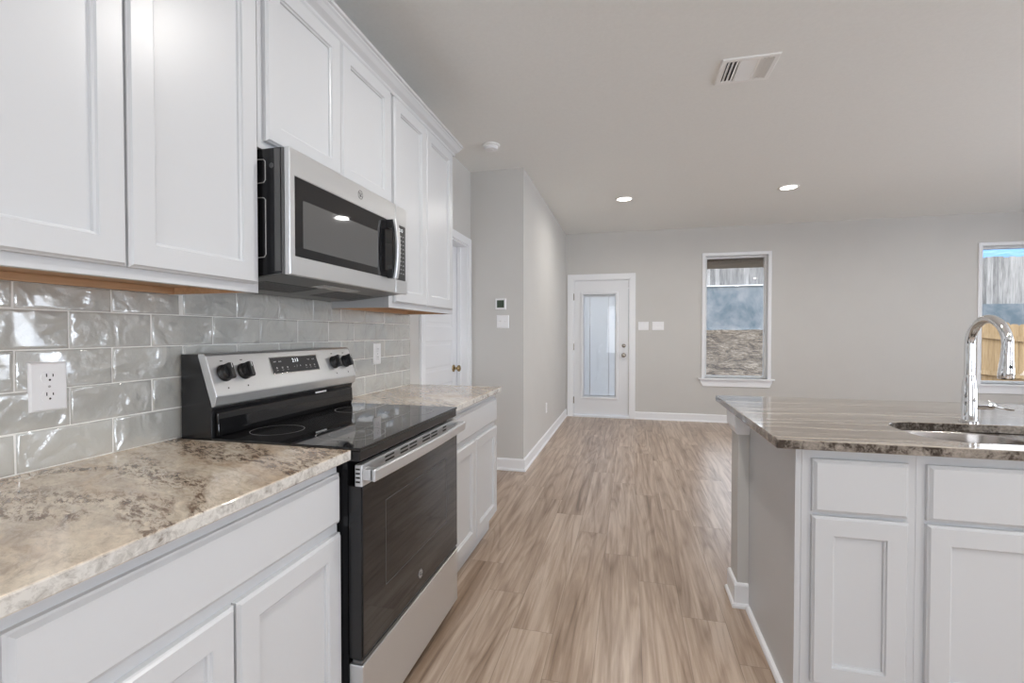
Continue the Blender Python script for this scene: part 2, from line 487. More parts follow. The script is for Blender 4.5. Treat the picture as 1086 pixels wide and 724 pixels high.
# ------------------------------------------------------------------ room shell
bm = BM(); box(bm, -2.6, RX + 0.15, BY - 0.15, FY + 0.15, -0.12, 0)
tag(finish('floor', bm, 'plank_floor'), kind='structure')
bm = BM(); box(bm, -2.6, RX + 0.15, BY - 0.15, FY + 0.15, CZ, CZ + 0.15)
tag(finish('ceiling', bm, 'ceiling_paint'), kind='structure')
PD = (3.115, 4.07, 0.0, 2.05)           # passage door opening (y0,y1,z0,z1)
wall_with_holes('wall_left', L, BY, JY, 0, CZ, 0, -0.15, [PD])
wall_with_holes('wall_hall', H, WX - 0.15, JX - 0.15, 0, CZ, 0, -0.15, [])
wall_with_holes('wall_alcove', lambda u, w_, n_: (JX - n_, u, w_), JY, FY, 0, CZ, 0, 0.15, [])
W1 = (1.035, 1.855, 0.625, 2.345); W2 = (4.255, 5.42, 0.625, 2.345)
D1 = (-0.81, 0.005, 0.0, 2.05)
wall_with_holes('wall_far', F, JX - 0.15, RX + 0.15, 0, CZ, 0, -0.14, [W1, W2, D1])
WR = [(0.8, 3.2, 0.5, 2.3), (5.2, 5.7, 0.5, 2.3)]
wall_with_holes('wall_right', lambda u, w_, n_: (RX + n_, u, w_), BY, FY, 0, CZ, 0, 0.12, WR)
WB = [(-0.8, 2.2, 0.5, 2.3), (4.9, 6.3, 0.5, 2.3)]
wall_with_holes('wall_back', lambda u, w_, n_: (u, BY - n_, w_), WX - 0.15, RX + 0.12, 0, CZ, 0, 0.12, WB)

def baseboard(name, P, u0, u1, m0=0, m1=0):
    """profile swept along u; m0/m1 = +-1 mitre at the ends"""
    prof = [(0, 0), (0.024, 0), (0.024, 0.010), (0.020, 0.018), (0.014, 0.021), (0.014, 0.098), (0.009, 0.108), (0, 0.110)]
    bm = BM()
    A = [bm.verts.new(P(u0 - m0 * a, b_, a)) for a, b_ in prof]; B = [bm.verts.new(P(u1 + m1 * a, b_, a)) for a, b_ in prof]
    bm.faces.new(A); bm.faces.new(B[::-1])
    for i in range(len(prof)): bm.faces.new((A[i], A[(i + 1) % len(prof)], B[(i + 1) % len(prof)], B[i]))
    return tag(finish(name, bm, 'trim_white'), kind='structure')
baseboard('baseboard_hall', H, WX, JX, 0, 1)
baseboard('baseboard_alcove', lambda u, w_, n_: (JX + n_, u, w_), JY, FY, 1, 0)
baseboard('baseboard_far', F, 0.09, RX, 0, 0)
baseboard('baseboard_right', lambda u, w_, n_: (RX - n_, u, w_), BY, FY)
baseboard('baseboard_back', lambda u, w_, n_: (u, BY + n_, w_), WX, RX)
baseboard('baseboard_left', L, BY, -0.42)

# windows
def window(name, P, hole, n_pane, rail=None, back=-0.14, sill=True, rootloc=None):
    u0, u1, w0, w1 = hole
    t = thing(name, None, None, rootloc, kind='structure')
    # returns (drywall lining with a thin white casing edge)
    bm = BM()
    for a0, a1, c0, c1 in ((u0 - 0.035, u0, w0, w1 + 0.035), (u1, u1 + 0.035, w0, w1 + 0.035), (u0, u1, w1, w1 + 0.035)):
        rings(bm, P, a0, a1, c0, c1, [(0, 0.0), (0, 0.010), (0.004, 0.013)])
    # lining boards inside the opening
    for a0, a1, c0, c1 in ((u0, u0 + 0.008, w0, w1), (u1 - 0.008, u1, w0, w1), (u0 + 0.008, u1 - 0.008, w1 - 0.008, w1)):
        prism(bm, [(a0, c0), (a1, c0), (a1, c1), (a0, c1)], P, 0.012, n_pane + 0.02)
    finish('casing', bm, 'trim_white', t)
    bm = BM()
    fw = 0.030
    a0, a1, c0, c1 = u0 + 0.008, u1 - 0.008, w0 + 0.001, w1 - 0.008
    for q in ((a0, a0 + fw, c0, c1), (a1 - fw, a1, c0, c1), (a0 + fw, a1 - fw, c0, c0 + fw), (a0 + fw, a1 - fw, c1 - fw, c1)):
        rings(bm, P, q[0], q[1], q[2], q[3], [(0, n_pane - 0.03), (0, n_pane + 0.018), (0.003, n_pane + 0.02)])
    finish('window_frame', bm, 'vinyl_white', t)
    bm = BM(); prism(bm, [(a0 + fw, c0 + fw), (a1 - fw, c0 + fw), (a1 - fw, c1 - fw), (a0 + fw, c1 - fw)], P, n_pane, n_pane - 0.004)
    finish('window_glass', bm, 'pane', t)
    if sill:
        bm = BM()
        prism(bm, [(0.045, w0 - 0.022), (0.045, w0 - 0.003), (0.041, w0), (n_pane + 0.02, w0), (n_pane + 0.02, w0 - 0.022)], lambda a, b_, d: P(d, b_, a), u0 - 0.078, u1 + 0.078)
        finish('window_sill', bm, 'trim_white', t, bevel=0.003)
        bm = BM()
        A0, A1, zt, zb = u0 - 0.055, u1 + 0.055, w0 - 0.022, w0 - 0.118
        prism(bm, [(A0, zt), (A0 + 0.004, zt - 0.03), (A0 + 0.035, zb), (A1 - 0.035, zb), (A1 - 0.004, zt - 0.03), (A1, zt)], P, 0.0, 0.016)
        finish('window_apron', bm, 'trim_white', t, bevel=0.003)
    return t
window('window_1', F, W1, -0.085, rootloc=(1.445, FY, W1[2]))
window('window_2', F, W2, -0.085, rootloc=(4.84, FY, W2[2]))
PR = lambda u, w_, n_: (RX - n_, u, w_)
PB = lambda u, w_, n_: (u, BY + n_, w_)
window('added_window_3', PR, WR[0], -0.07, rootloc=(RX, 2.0, 0.5))  # unseen window, invented to bring light in from the right
window('added_window_6', PR, WR[1], -0.07, rootloc=(RX, 5.45, 0.5))  # narrow unseen window, invented to put sparkle on the left tiles
window('added_window_5', PB, WB[1], -0.07, rootloc=(5.6, BY, 0.5))  # unseen back window, invented as a source of light
window('added_window_4', PB, WB[0], -0.07, rootloc=(0.7, BY, 0.5))  # another invented back window, out of view, for light in the kitchen

# casings for doors
def casing(bm, P, u0, u1, w1, wd, legs=(True, True), n0=0.0):
    st_ = [(0, n0), (0, n0 + 0.014), (0.006, n0 + 0.018), (0.006 + 0.0, n0 + 0.018)]
    out_ = [(u0 - wd, 0), (u0 - wd, w1 + wd), (u1 + wd, w1 + wd), (u1 + wd, 0)]
    inn_ = [(u0, 0), (u0, w1), (u1, w1), (u1, 0)]
    for i in range(3):
        if i == 0 and not legs[0]: continue
        if i == 2 and not legs[1]: continue
        q = [out_[i], out_[i + 1], inn_[i + 1], inn_[i]]
        prism(bm, q, P, n0, n0 + 0.016)
# exterior door
t = thing('door_1', None, None, (-0.40, FY, 0), kind='structure')
bm = BM(); casing(bm, F, -0.815, 0.01, 2.05, 0.083); finish('door_casing', bm, 'trim_white', t, bevel=0.003)
bm = BM()
for q in ((-0.815, -0.803, 0, 2.05), (-0.002, 0.010, 0, 2.05)): prism(bm, [(q[0], q[2]), (q[1], q[2]), (q[1], q[3]), (q[0], q[3])], F, 0.001, -0.13)
prism(bm, [(-0.803, 2.040), (-0.002, 2.040), (-0.002, 2.05), (-0.803, 2.05)], F, 0.001, -0.13)
finish('door_jamb', bm, 'trim_white', t)
bm = BM(); prism(bm, [(-0.803, 0.0), (-0.002, 0.0), (-0.002, 0.028), (-0.803, 0.028)], F, 0.03, -0.13); finish('threshold', bm, 'trim_white', t, bevel=0.003)
bm = BM()
S0, S1, SZ0, SZ1 = -0.800, -0.006, 0.036, 2.037
G0, G1, GZ0, GZ1 = -0.660, -0.195, 0.31, 1.83
for q in ((S0, G0, SZ0, SZ1), (G1, S1, SZ0, SZ1), (G0, G1, SZ0, GZ0), (G0, G1, GZ1, SZ1)):
    prism(bm, [(q[0], q[2]), (q[1], q[2]), (q[1], q[3]), (q[0], q[3])], F, -0.012, -0.056)
slab = finish('door_slab', bm, 'door_white', t)
bm = BM()
rings(bm, F, G0 - 0.042, G1 + 0.042, GZ0 - 0.042, GZ1 + 0.042, [(0, -0.012), (0.002, 0.0), (0.010, 0.004), (0.034, 0.002), (0.042, -0.010), (0.042, -0.03)], back=False, cap=False)
finish('glass_trim', bm, 'door_white', t)
bm = BM(); prism(bm, [(G0, GZ0), (G1, GZ0), (G1, GZ1), (G0, GZ1)], F, -0.016, -0.020); finish('door_glass', bm, 'pane', t)
bm = BM()
k = 74
for i in range(k):
    z = GZ0 + 0.022 + (GZ1 - 0.03 - GZ0 - 0.022) * i / k
    prism(bm, [(-0.026, z), (-0.0265, z + 0.001), (-0.036, z + 0.0245), (-0.0365, z + 0.0235)], lambda a, b_, d: F(d, b_, a), G0 + 0.004, G1 - 0.004)
bl = finish('blind', bm, 'blind_white', t)
bm = BM()
prism(bm, [(G0 + 0.004, GZ1 - 0.028), (G1 - 0.004, GZ1 - 0.028), (G1 - 0.004, GZ1 - 0.006), (G0 + 0.004, GZ1 - 0.006)], F, -0.022, -0.038)
prism(bm, [(G0 + 0.004, GZ0 + 0.004), (G1 - 0.004, GZ0 + 0.004), (G1 - 0.004, GZ0 + 0.022), (G0 + 0.004, GZ0 + 0.022)], F, -0.022, -0.038)
for x in (G0 + 0.095, G1 - 0.095): prism(bm, [(x - 0.006, GZ0 + 0.02), (x + 0.006, GZ0 + 0.02), (x + 0.006, GZ1 - 0.02), (x - 0.006, GZ1 - 0.02)], F, -0.022, -0.0235)  # white upright strips standing in for light leaking through gaps in the blind
finish('blind_rail_light_lines', bm, 'plastic_white', bl)
bm = BM(); prism(bm, [(G1 + 0.008, 1.55), (G1 + 0.022, 1.55), (G1 + 0.022, 1.68), (G1 + 0.008, 1.68)], F, 0.0, 0.012); finish('blind_slider', bm, 'plastic_white', t, bevel=0.002)
for z, rr in ((0.932, 0.03), (1.071, 0.024)):
    bm = BM(); lathe(bm, F(-0.072, z, -0.012), (0, -1, 0), [(rr + 0.004, 0), (rr + 0.004, 0.006), (rr, 0.010), (0.011, 0.014), (0.011, 0.030), (rr * 0.75, 0.036), (rr * 0.95, 0.048), (rr * 0.75, 0.060), (0.004, 0.064)] if rr == 0.03 else [(rr + 0.004, 0), (rr + 0.004, 0.006), (rr, 0.014), (0.012, 0.018), (0.004, 0.019)])
    finish('door_handle' if rr == 0.03 else 'deadbolt', bm, 'nickel', t, smooth=True)
for z in (0.25, 1.05, 1.80):
    bm = BM(); sweep(bm, [F(-0.805, z - 0.05, 0.004), F(-0.805, z + 0.05, 0.004)], 0.007, 10); finish('hinge', bm, 'nickel', t, smooth=True)

# passage door on the left wall, five horizontal recessed panels
t = thing('door_2', None, None, (WX, 3.59, 0), kind='structure')
bm = BM()
st_ = 0.066
for q in ([(PD[0] - st_, 0), (PD[0] - st_, PD[3] + st_), (PD[0], PD[3]), (PD[0], 0)], [(PD[0] - st_, PD[3] + st_), (PD[1] + st_, PD[3] + st_), (PD[1], PD[3]), (PD[0], PD[3])], [(PD[1] + st_, PD[3] + st_), (PD[1] + st_, 0), (PD[1], 0), (PD[1], PD[3])]):
    prism(bm, q, L, 0.0, 0.017)
finish('door_casing', bm, 'trim_white', t, bevel=0.003)
bm = BM()
for q in ((PD[0], PD[0] + 0.012, 0, PD[3]), (PD[1] - 0.012, PD[1], 0, PD[3]), (PD[0] + 0.012, PD[1] - 0.012, PD[3] - 0.012, PD[3])):
    prism(bm, [(q[0], q[2]), (q[1], q[2]), (q[1], q[3]), (q[0], q[3])], L, 0.001, -0.149)
prism(bm, [(PD[1] - 0.024, 0), (PD[1] - 0.012, 0), (PD[1] - 0.012, PD[3] - 0.012), (PD[1] - 0.024, PD[3] - 0.012)], L, -0.06, -0.095)
finish('door_jamb', bm, 'trim_white', t)
bm = BM()
d0, d1, dz0, dz1 = PD[0] + 0.015, PD[1] - 0.016, 0.012, PD[3] - 0.016
prism(bm, [(d0, dz0), (d1, dz0), (d1, dz1), (d0, dz1)], L, -0.106, -0.140)
SW = 0.115; rails = [0.20]
ph = (dz1 - dz0 - 0.20 - 0.11 * 5 + 0.0) / 5
zs = dz0 + 0.20
for i, (a0, a1) in enumerate(((d0, d0 + SW), (d1 - SW, d1))): prism(bm, [(a0, dz0), (a1, dz0), (a1, dz1), (a0, dz1)], L, -0.100, -0.106)
prism(bm, [(d0 + SW, dz0), (d1 - SW, dz0), (d1 - SW, zs), (d0 + SW, zs)], L, -0.100, -0.106)
z = zs
for i in range(5):
    rings(bm, L, d0 + SW, d1 - SW, z, z + ph, [(0, -0.1005), (0.012, -0.1045), (0.03, -0.1055), (0.045, -0.1015)], back=False)
    z += ph
    z2 = min(z + 0.11, dz1)
    prism(bm, [(d0 + SW, z), (d1 - SW, z), (d1 - SW, z2), (d0 + SW, z2)], L, -0.100, -0.106)
    z = z2
finish('door_slab', bm, 'door_white', t)
bm = BM(); lathe(bm, L(3.965, 0.94, -0.100), (1, 0, 0), [(0.033, 0), (0.033, 0.005), (0.028, 0.010), (0.011, 0.014), (0.011, 0.034), (0.022, 0.040), (0.029, 0.050), (0.029, 0.058), (0.020, 0.066), (0.004, 0.069)])
finish('door_handle', bm, 'brass', t, smooth=True)

# ------------------------------------------------------------------ cabinets on the left wall
def shaker(P, u0, u1, w0, w1, parent, n0, t_=0.020, stile=0.058, name='door'):
    bm = BM()
    rings(bm, P, u0, u1, w0, w1, [(0, n0), (0, n0 + t_ - 0.007), (0.003, n0 + t_ - 0.005), (0.007, n0 + t_), (stile, n0 + t_), (stile + 0.0025, n0 + t_ - 0.005), (stile + 0.007, n0 + t_ - 0.007), (stile + 0.0085, n0 + t_ - 0.013)])
    return finish(name, bm, 'cabinet_white', parent)
def slabfront(P, u0, u1, w0, w1, parent, n0, t_=0.020, name='drawer'):
    bm = BM()
    rings(bm, P, u0, u1, w0, w1, [(0, n0), (0, n0 + t_ - 0.009), (0.004, n0 + t_ - 0.007), (0.011, n0 + t_)])
    return finish(name, bm, 'cabinet_white', parent)
def base_cab(label, y0, y1, fronts_drawers, fronts_doors, group=None, finished_end=False):
    t = thing('base_cabinet', label, 'cabinet', (WX, (y0 + y1) / 2, 0), group)
    bm = BM()
    box(bm, WX + 0.002, -0.848, y0, y1, 0.10, 0.8835)
    finish('body', bm, 'cabinet_white', t)
    bm = BM(); ff = 0.020
    box(bm, -0.848, -0.828, y0, y1, 0.10, 0.8835)
    finish('face_frame', bm, 'cabinet_white', t, bevel=0.0015)
    bm = BM(); box(bm, WX + 0.002, -0.880, y0, y1, 0.0, 0.10)
    box(bm, -0.880, -0.866, y0, y1 - (0.0 if not finished_end else 0.0), 0.0, 0.095)
    finish('toe_kick', bm, 'cabinet_white', t)
    for a, c, z0, z1 in fronts_drawers: slabfront(L, a, c, z0, z1, t, 0.600)
    for a, c, z0, z1 in fronts_doors: shaker(L, a, c, z0, z1, t, 0.600)
    return t
base_cab('white base cabinet in the foreground left of the stove, wide drawer over two doors', 0.43, 1.205,
         [(0.441, 1.199, 0.704, 0.848)], [(0.441, 0.819, 0.125, 0.674), (0.826, 1.199, 0.125, 0.674)])
base_cab('white shaker base cabinet beyond the stove, end of the kitchen run by the passage', 2.013, 2.872,
         [(2.028, 2.860, 0.704, 0.848)], [(2.028, 2.440, 0.125, 0.674), (2.447, 2.860, 0.125, 0.674)])
base_cab('white base cabinet nearest the viewer, under the near end of the countertop', -0.42, 0.428,
         [(-0.41, 0.418, 0.704, 0.848)], [(-0.41, 0.0, 0.125, 0.674), (0.008, 0.418, 0.125, 0.674)])

def counter(name, label, x0, x1, y0, y1, mat):
    bm = BM(); box(bm, x0, x1, y0, y1, 0.884, 0.914)
    return tag(finish(name, bm, mat, bevel=0.0035), label, 'countertop')
counter('granite_countertop', 'cream and brown veined granite countertop left of the stove, in the foreground', WX + 0.001, -0.783, -0.42, 1.211, 'granite')
counter('granite_countertop', 'short cream granite countertop beyond the stove, under the right-hand wall cabinet', WX + 0.001, -0.783, 2.006, 2.885, 'granite')

def wall_cab(label, y0, y1, z0, z1, doors, wood=True):
    t = thing('wall_cabinet', label, 'cabinet', (WX, (y0 + y1) / 2, z0))
    bm = BM()
    xb, xf = WX + 0.002, -1.128
    zz = z0 + (0.022 if wood else 0)
    box(bm, xb, xf, y0, y0 + 0.016, z0, z1); box(bm, xb, xf, y1 - 0.016, y1, z0, z1)
    box(bm, xb, xf, y0 + 0.016, y1 - 0.016, zz + 0.012, z1)
    finish('body', bm, 'cabinet_white', t)
    bm = BM(); box(bm, xb + 0.001, xf - 0.001, y0 + 0.0165, y1 - 0.0165, zz, zz + 0.0118)
    if wood:
        box(bm, xb + 0.001, xf - 0.001, y0 + 0.0162, y0 + 0.0175, z0 + 0.001, zz); box(bm, xb + 0.001, xf - 0.001, y1 - 0.0175, y1 - 0.0162, z0 + 0.001, zz)
        box(bm, xf - 0.0012, xf - 0.0001, y0 + 0.018, y1 - 0.018, z0 + 0.001, zz)
        tag(finish('bottom_panel', bm, 'maple', t), 'natural wood underside')
    else: finish('bottom_panel', bm, 'cabinet_white', t)
    if wood:
        bm = BM(); box(bm, WX + 0.002, WX + 0.014, y0 + 0.018, y1 - 0.018, z0 + 0.001, zz - 0.0005)
        tag(finish('hanging_rail', bm, 'maple', t), 'natural wood rail')
    bm = BM(); box(bm, xf, -1.108, y0, y1, z0, z1)
    finish('face_frame', bm, 'cabinet_white', t, bevel=0.0012)
    for a, c in doors: shaker(L, a, c, z0 + 0.026, z1 - 0.030, t, 0.320)
    return t
UZ = 2.418
wall_cab('tall white two-door wall cabinet at the left edge, above the outlet', 0.44, 1.220, 1.377, UZ, [(0.452, 0.817), (0.823, 1.203)])
wall_cab('short white two-door wall cabinet directly above the microwave', 1.222, 2.028, 1.833 - 0.008, UZ, [(1.242, 1.630), (1.636, 2.024)][:2], wood=False)
wall_cab('tall white two-door wall cabinet right of the microwave, at the end of the run', 2.030, 2.862, 1.377, UZ, [(2.062, 2.425), (2.431, 2.822)])
wall_cab('tall white two-door wall cabinet nearest the viewer, cut off by the frame', -0.42, 0.438, 1.377, UZ, [(-0.40, 0.005), (0.011, 0.42)])
# crown moulding
bm = BM()
prof = [(-1.108, 2.392), (-1.098, 2.392), (-1.094, 2.398), (-1.094, 2.408), (-1.090, 2.412), (-1.076, 2.424), (-1.066, 2.440), (-1.060, 2.446), (-1.060, 2.452), (-1.052, 2.456), (-1.052, 2.468), (-1.108, 2.468)]
ye = 2.862
A = [bm.verts.new((x, -0.42, z)) for x, z in prof]
B = [bm.verts.new((x, ye + (x + 1.108), z)) for x, z in prof]
C = [bm.verts.new((WX + 0.003, ye + (x + 1.108), z)) for x, z in prof]
bm.faces.new(A)
for p_, q_ in ((A, B), (B, C)):
    for i in range(len(prof)):
        j = (i + 1) % len(prof)
        if p_ is B and i == len(prof) - 1: continue
        bm.faces.new((p_[i], p_[j], q_[j], q_[i]))
bm.faces.new(C)
tag(finish('crown_molding', bm, 'cabinet_white'), 'white stepped crown molding running along the tops of the wall cabinets', 'molding')

# ------------------------------------------------------------------ backsplash
bm = BM()
pw, phh, gr = 0.2185, 0.0995, 0.0028
Y0, Y1, Z0, Z1 = -0.42, 2.878, 0.9145, 1.398
box(bm, WX + 0.0005, WX + 0.0105, Y0, 1.2215, Z0, 1.3765, 1); box(bm, WX + 0.0005, WX + 0.0105, 1.2225, 2.0285, Z0, 1.41, 1); box(bm, WX + 0.0005, WX + 0.0105, 2.0295, Y1, Z0, 1.3765, 1)
row = 0
z = 0.9145
ZR = [0.9155, 1.0135, 1.1125, 1.2130, 1.3120, 1.398]
for r_ in range(5):
    za, zb = ZR[r_] + gr / 2, ZR[r_ + 1] - gr / 2
    off = 0.911 if (r_ % 2 == 1) else 0.911 - pw / 2 - 0.004
    off = 0.911 if r_ in (1, 3) else 0.797
    j = -7
    while True:
        a = off + pw * j; c = a + pw; j += 1
        if c < Y0: continue
        if a > Y1: break
        a = max(a + gr / 2, Y0); c = min(c - gr / 2, Y1)
        if c - a < 0.01: continue
        for a, c, zb in ([(a, c, zb)] if r_ < 4 else [(max(a, lo), min(c, hi), zt) for lo, hi, zt in ((Y0, 1.2215, 1.3765), (1.2225, 2.0285, 1.41), (2.0295, Y1, 1.3765)) if min(c, hi) - max(a, lo) > 0.004]):
         if c - a < 0.02: continue
         ty, tz = random.uniform(-0.0011, 0.0011), random.uniform(-0.0007, 0.0007)
         def PT(u_, w_, n_, a=a, c=c, za=za, zb=zb, ty=ty, tz=tz):
            k_ = 0 if n_ < 0.007 else 1
            return (WX + n_ + k_ * (ty * ((u_ - a) / (c - a) * 2 - 1) + tz * ((w_ - za) / (zb - za) * 2 - 1)), u_, w_)
         rings(bm, PT, a, c, za, zb, [(0, 0.0068), (0.0, 0.0102), (0.0014, 0.0118), (0.004, 0.0128), (0.008, 0.0130)], back=False)
bs = tag(finish('tile_backsplash', bm, ['glazed_tile', 'grout'], smooth=True), 'glossy wavy grey-green subway tile backsplash between countertop and wall cabinets', 'backsplash')

# ------------------------------------------------------------------ plates: outlets and switches
def plate(kind, P, u, w_, wd, ht, label, n0, gangs=1, group=None, mat='plastic_white'):
    t = thing('wall_outlet' if kind == 'outlet' else 'light_switch', label, 'outlet' if kind == 'outlet' else 'switch', P(u, w_ - ht / 2, n0), group)
    bm = BM(); rings(bm, P, u - wd / 2, u + wd / 2, w_ - ht / 2, w_ + ht / 2, [(0, n0), (0.001, n0 + 0.003), (0.005, n0 + 0.0065)])
    finish('cover_plate', bm, mat, t)
    if kind == 'outlet':
        for dz in (-0.0225, 0.0225):
            s = ht / 0.118; dz *= s
            bm = BM()
            pts = []
            for k_ in range(20):
                an = 2 * math.pi * k_ / 20
                pts.append((u + 0.0175 * s * math.cos(an), w_ + dz + max(-0.0135, min(0.0135, 0.0175 * math.sin(an))) * s))
            prism(bm, pts, P, n0 + 0.006, n0 + 0.0085)
            sk = finish('socket', bm, mat, t, bevel=0.0006)
            bm = BM()
            for du, hh_ in ((-0.0065, 0.009), (0.0065, 0.0075)):
                prism(bm, [(u + (du - 0.0011) * s, w_ + dz + 0.001 * s), (u + (du + 0.0011) * s, w_ + dz + 0.001 * s), (u + (du + 0.0011) * s, w_ + dz + hh_ * s), (u + (du - 0.0011) * s, w_ + dz + hh_ * s)], P, n0 + 0.0084, n0 + 0.0088)
            prism(bm, [(u + 0.0024 * s * math.cos(2 * math.pi * k_ / 10), w_ + dz + (-0.0065 + 0.0026 * math.sin(2 * math.pi * k_ / 10)) * s) for k_ in range(10)], P, n0 + 0.0084, n0 + 0.0088)
            finish('socket_slots', bm, 'slot_black', sk)
        bm = BM(); lathe(bm, P(u, w_, n0 + 0.006), Vector(P(0, 0, 1)) - Vector(P(0, 0, 0)), [(0.003, 0), (0.003, 0.0012), (0.0015, 0.0018)], 10)
        finish('screw', bm, 'ring_grey', t)
    else:
        for g_ in range(gangs):
            uc = u + (g_ - (gangs - 1) / 2) * 0.046
            if kind == 'rocker':
                bm = BM(); rings(bm, P, uc - 0.0165, uc + 0.0165, w_ - 0.033, w_ + 0.033, [(0, n0 + 0.006), (0.0, n0 + 0.009), (0.002, n0 + 0.010)])
                finish('rocker', bm, mat, t)
            else:
                bm = BM(); rings(bm, P, uc - 0.005, uc + 0.005, w_ - 0.012, w_ + 0.012, [(0, n0 + 0.006), (0.0, n0 + 0.0075)])
                prism(bm, [(n0 + 0.007, w_ - 0.004), (n0 + 0.007, w_ + 0.006), (n0 + 0.018, w_ + 0.013), (n0 + 0.019, w_ + 0.007)], lambda a, b_, d: P(d, b_, a), uc - 0.004, uc + 0.004)
                finish('toggle', bm, mat, t)
    return t
plate('outlet', L, 0.862, 1.120, 0.081, 0.123, 'white duplex outlet on the tile above the foreground countertop', 0.0125)
plate('outlet', L, 2.450, 1.135, 0.080, 0.122, 'white duplex outlet on the tile beyond the stove', 0.0125)
plate('outlet', lambda u_, w_, n_: (JX + n_, u_, w_), 5.37, 0.39, 0.075, 0.118, 'white outlet low on the bright wall leading to the glazed door', 0.0)
plate('toggle', H, -1.12, 1.36, 0.117, 0.12, 'white two-gang light switch directly below the thermostat', 0.0, 2)
plate('rocker', F, 0.205, 1.36, 0.145, 0.122, 'white light switch plate right beside the glazed door, left of the pair', 0.0, 2)
plate('toggle', F, 0.408, 1.36, 0.163, 0.122, 'white three-toggle light switch plate, right of the pair beside the glazed door', 0.0, 3)

# thermostat
t = thing('thermostat', 'small square white thermostat with dark screen on the wall facing the kitchen', 'thermostat', (-1.136, JY, 1.47))
bm = BM(); rings(bm, H, -1.186, -1.086, 1.470, 1.570, [(0, 0), (0.0, 0.016), (0.006, 0.022)]); finish('housing', bm, 'plastic_white', t)
bm = BM(); rings(bm, H, -1.170, -1.102, 1.487, 1.555, [(0, 0.0215), (0.001, 0.0235)]); finish('screen', bm, 'lcd', t)

# smoke detector
t = thing('smoke_detector', 'round white smoke detector on the ceiling near the cabinet end', 'smoke detector', (-1.065, 3.60, CZ - 0.045))
bm = BM(); lathe(bm, (-1.065, 3.60, CZ), (0, 0, -1), [(0.070, 0), (0.070, 0.010), (0.062, 0.014), (0.058, 0.016)], 36); finish('base', bm, 'vent_white', t, smooth=True)
bm = BM(); lathe(bm, (-1.065, 3.60, CZ), (0, 0, -1), [(0.054, 0.0155), (0.056, 0.024), (0.050, 0.036), (0.030, 0.042), (0.004, 0.044)], 36); c_ = finish('cover', bm, 'plastic_white', t, smooth=True)
bm = BM(); lathe(bm, (-1.050, 3.585, CZ - 0.040), (0, 0, -1), [(0.009, 0), (0.009, 0.006), (0.006, 0.008)], 16); finish('test_button', bm, 'plastic_white', t, smooth=True)

# ceiling register
t = thing('ceiling_vent', 'square white three-way air register in the ceiling', 'vent', (0.635, 2.917, CZ))
vx0, vx1, vy0, vy1 = 0.490, 0.782, 2.785, 3.052
bm = BM()
PV = lambda u_, w_, n_: (u_, w_, CZ - n_)
fwid = 0.030
rings(bm, PV, vx0, vx1, vy0, vy1, [(0, 0.0), (0.0, 0.004), (0.004, 0.008), (fwid - 0.004, 0.008), (fwid, 0.004), (fwid, 0.0008)], back=False, cap=False)
iw = (vx1 - vx0 - 2 * fwid)
xs_ = [vx0 + fwid, vx0 + fwid + iw * 0.30, vx0 + fwid + iw * 0.70, vx1 - fwid]
for x in xs_[1:3]: box(bm, x - 0.005, x + 0.005, vy0 + fwid - 0.003, vy1 - fwid + 0.003, CZ - 0.0075, CZ - 0.0008)
finish('vent_frame', bm, 'vent_white', t)
bm = BM(); box(bm, vx0 + fwid, vx1 - fwid, vy0 + fwid, vy1 - fwid, CZ - 0.0008, CZ - 0.0002); finish('duct_opening', bm, 'slot_black', t)
def lv(a0, a1, c0, c1, along, count, tilt):
    bm = BM()
    for i in range(count):
        if along == 'y':
            x = a0 + (a1 - a0) * (i + 0.5) / count
            prism(bm, [(x - 0.007 * tilt, CZ - 0.001), (x + 0.007 * tilt, CZ - 0.0095), (x + 0.007 * tilt + 0.001, CZ - 0.0085), (x - 0.007 * tilt + 0.001, CZ - 0.001)], lambda a, b_, d: (a, d, b_), c0, c1)
        else:
            y = c0 + (c1 - c0) * (i + 0.5) / count
            prism(bm, [(y - 0.009, CZ - 0.001), (y + 0.005, CZ - 0.0085), (y + 0.006, CZ - 0.0075), (y - 0.008, CZ - 0.001)], lambda a, b_, d: (d, a, b_), a0, a1)
    return bm
ya, yb = vy0 + fwid, vy1 - fwid
finish('louvers', lv(xs_[0], xs_[1] - 0.005, ya, yb, 'y', 3, -1), 'vent_white', t)
finish('louvers', lv(xs_[1] + 0.005, xs_[2] - 0.005, ya, yb, 'x', 10, 1), 'vent_white', t)
finish('louvers', lv(xs_[2] + 0.005, xs_[3], ya, yb, 'y', 3, 1.3), 'vent_white', t)

# recessed ceiling lights
CANW = 8
def can(x, y, label, group=None, watts=CANW):
    t = thing('recessed_light', label, 'ceiling light', (x, y, CZ), group)
    bm = BM()
    segs_ = 36; prev = None
    for r_, z_ in ((0.098, 0.0), (0.098, 0.003), (0.092, 0.006), (0.080, 0.006), (0.076, 0.002)):
        rg = [bm.verts.new((x + r_ * math.cos(2 * math.pi * k_ / segs_), y + r_ * math.sin(2 * math.pi * k_ / segs_), CZ - z_)) for k_ in range(segs_)]
        if prev:
            for k_ in range(segs_): bm.faces.new((prev[k_], prev[(k_ + 1) % segs_], rg[(k_ + 1) % segs_], rg[k_]))
        prev = rg
    finish('trim_ring', bm, 'vent_white', t, smooth=True)
    bm = BM(); lathe(bm, (x, y, CZ - 0.0005), (0, 0, -1), [(0.0755, 0), (0.0755, 0.002), (0.07, 0.003)], 36); finish('lens', bm, 'lamp_glow', t)
    d = bpy.data.lights.new('lamp', 'AREA'); d.shape = 'DISK'; d.size = 0.14; d.energy = watts; d.color = (1.0, 0.965, 0.92); d.spread = R(170)
    o = bpy.data.objects.new('lamp', d); COL.objects.link(o); o.location = (0, 0, -0.012); o.parent = t
can(-0.055, 5.385, 'round recessed ceiling light nearer the glazed door')
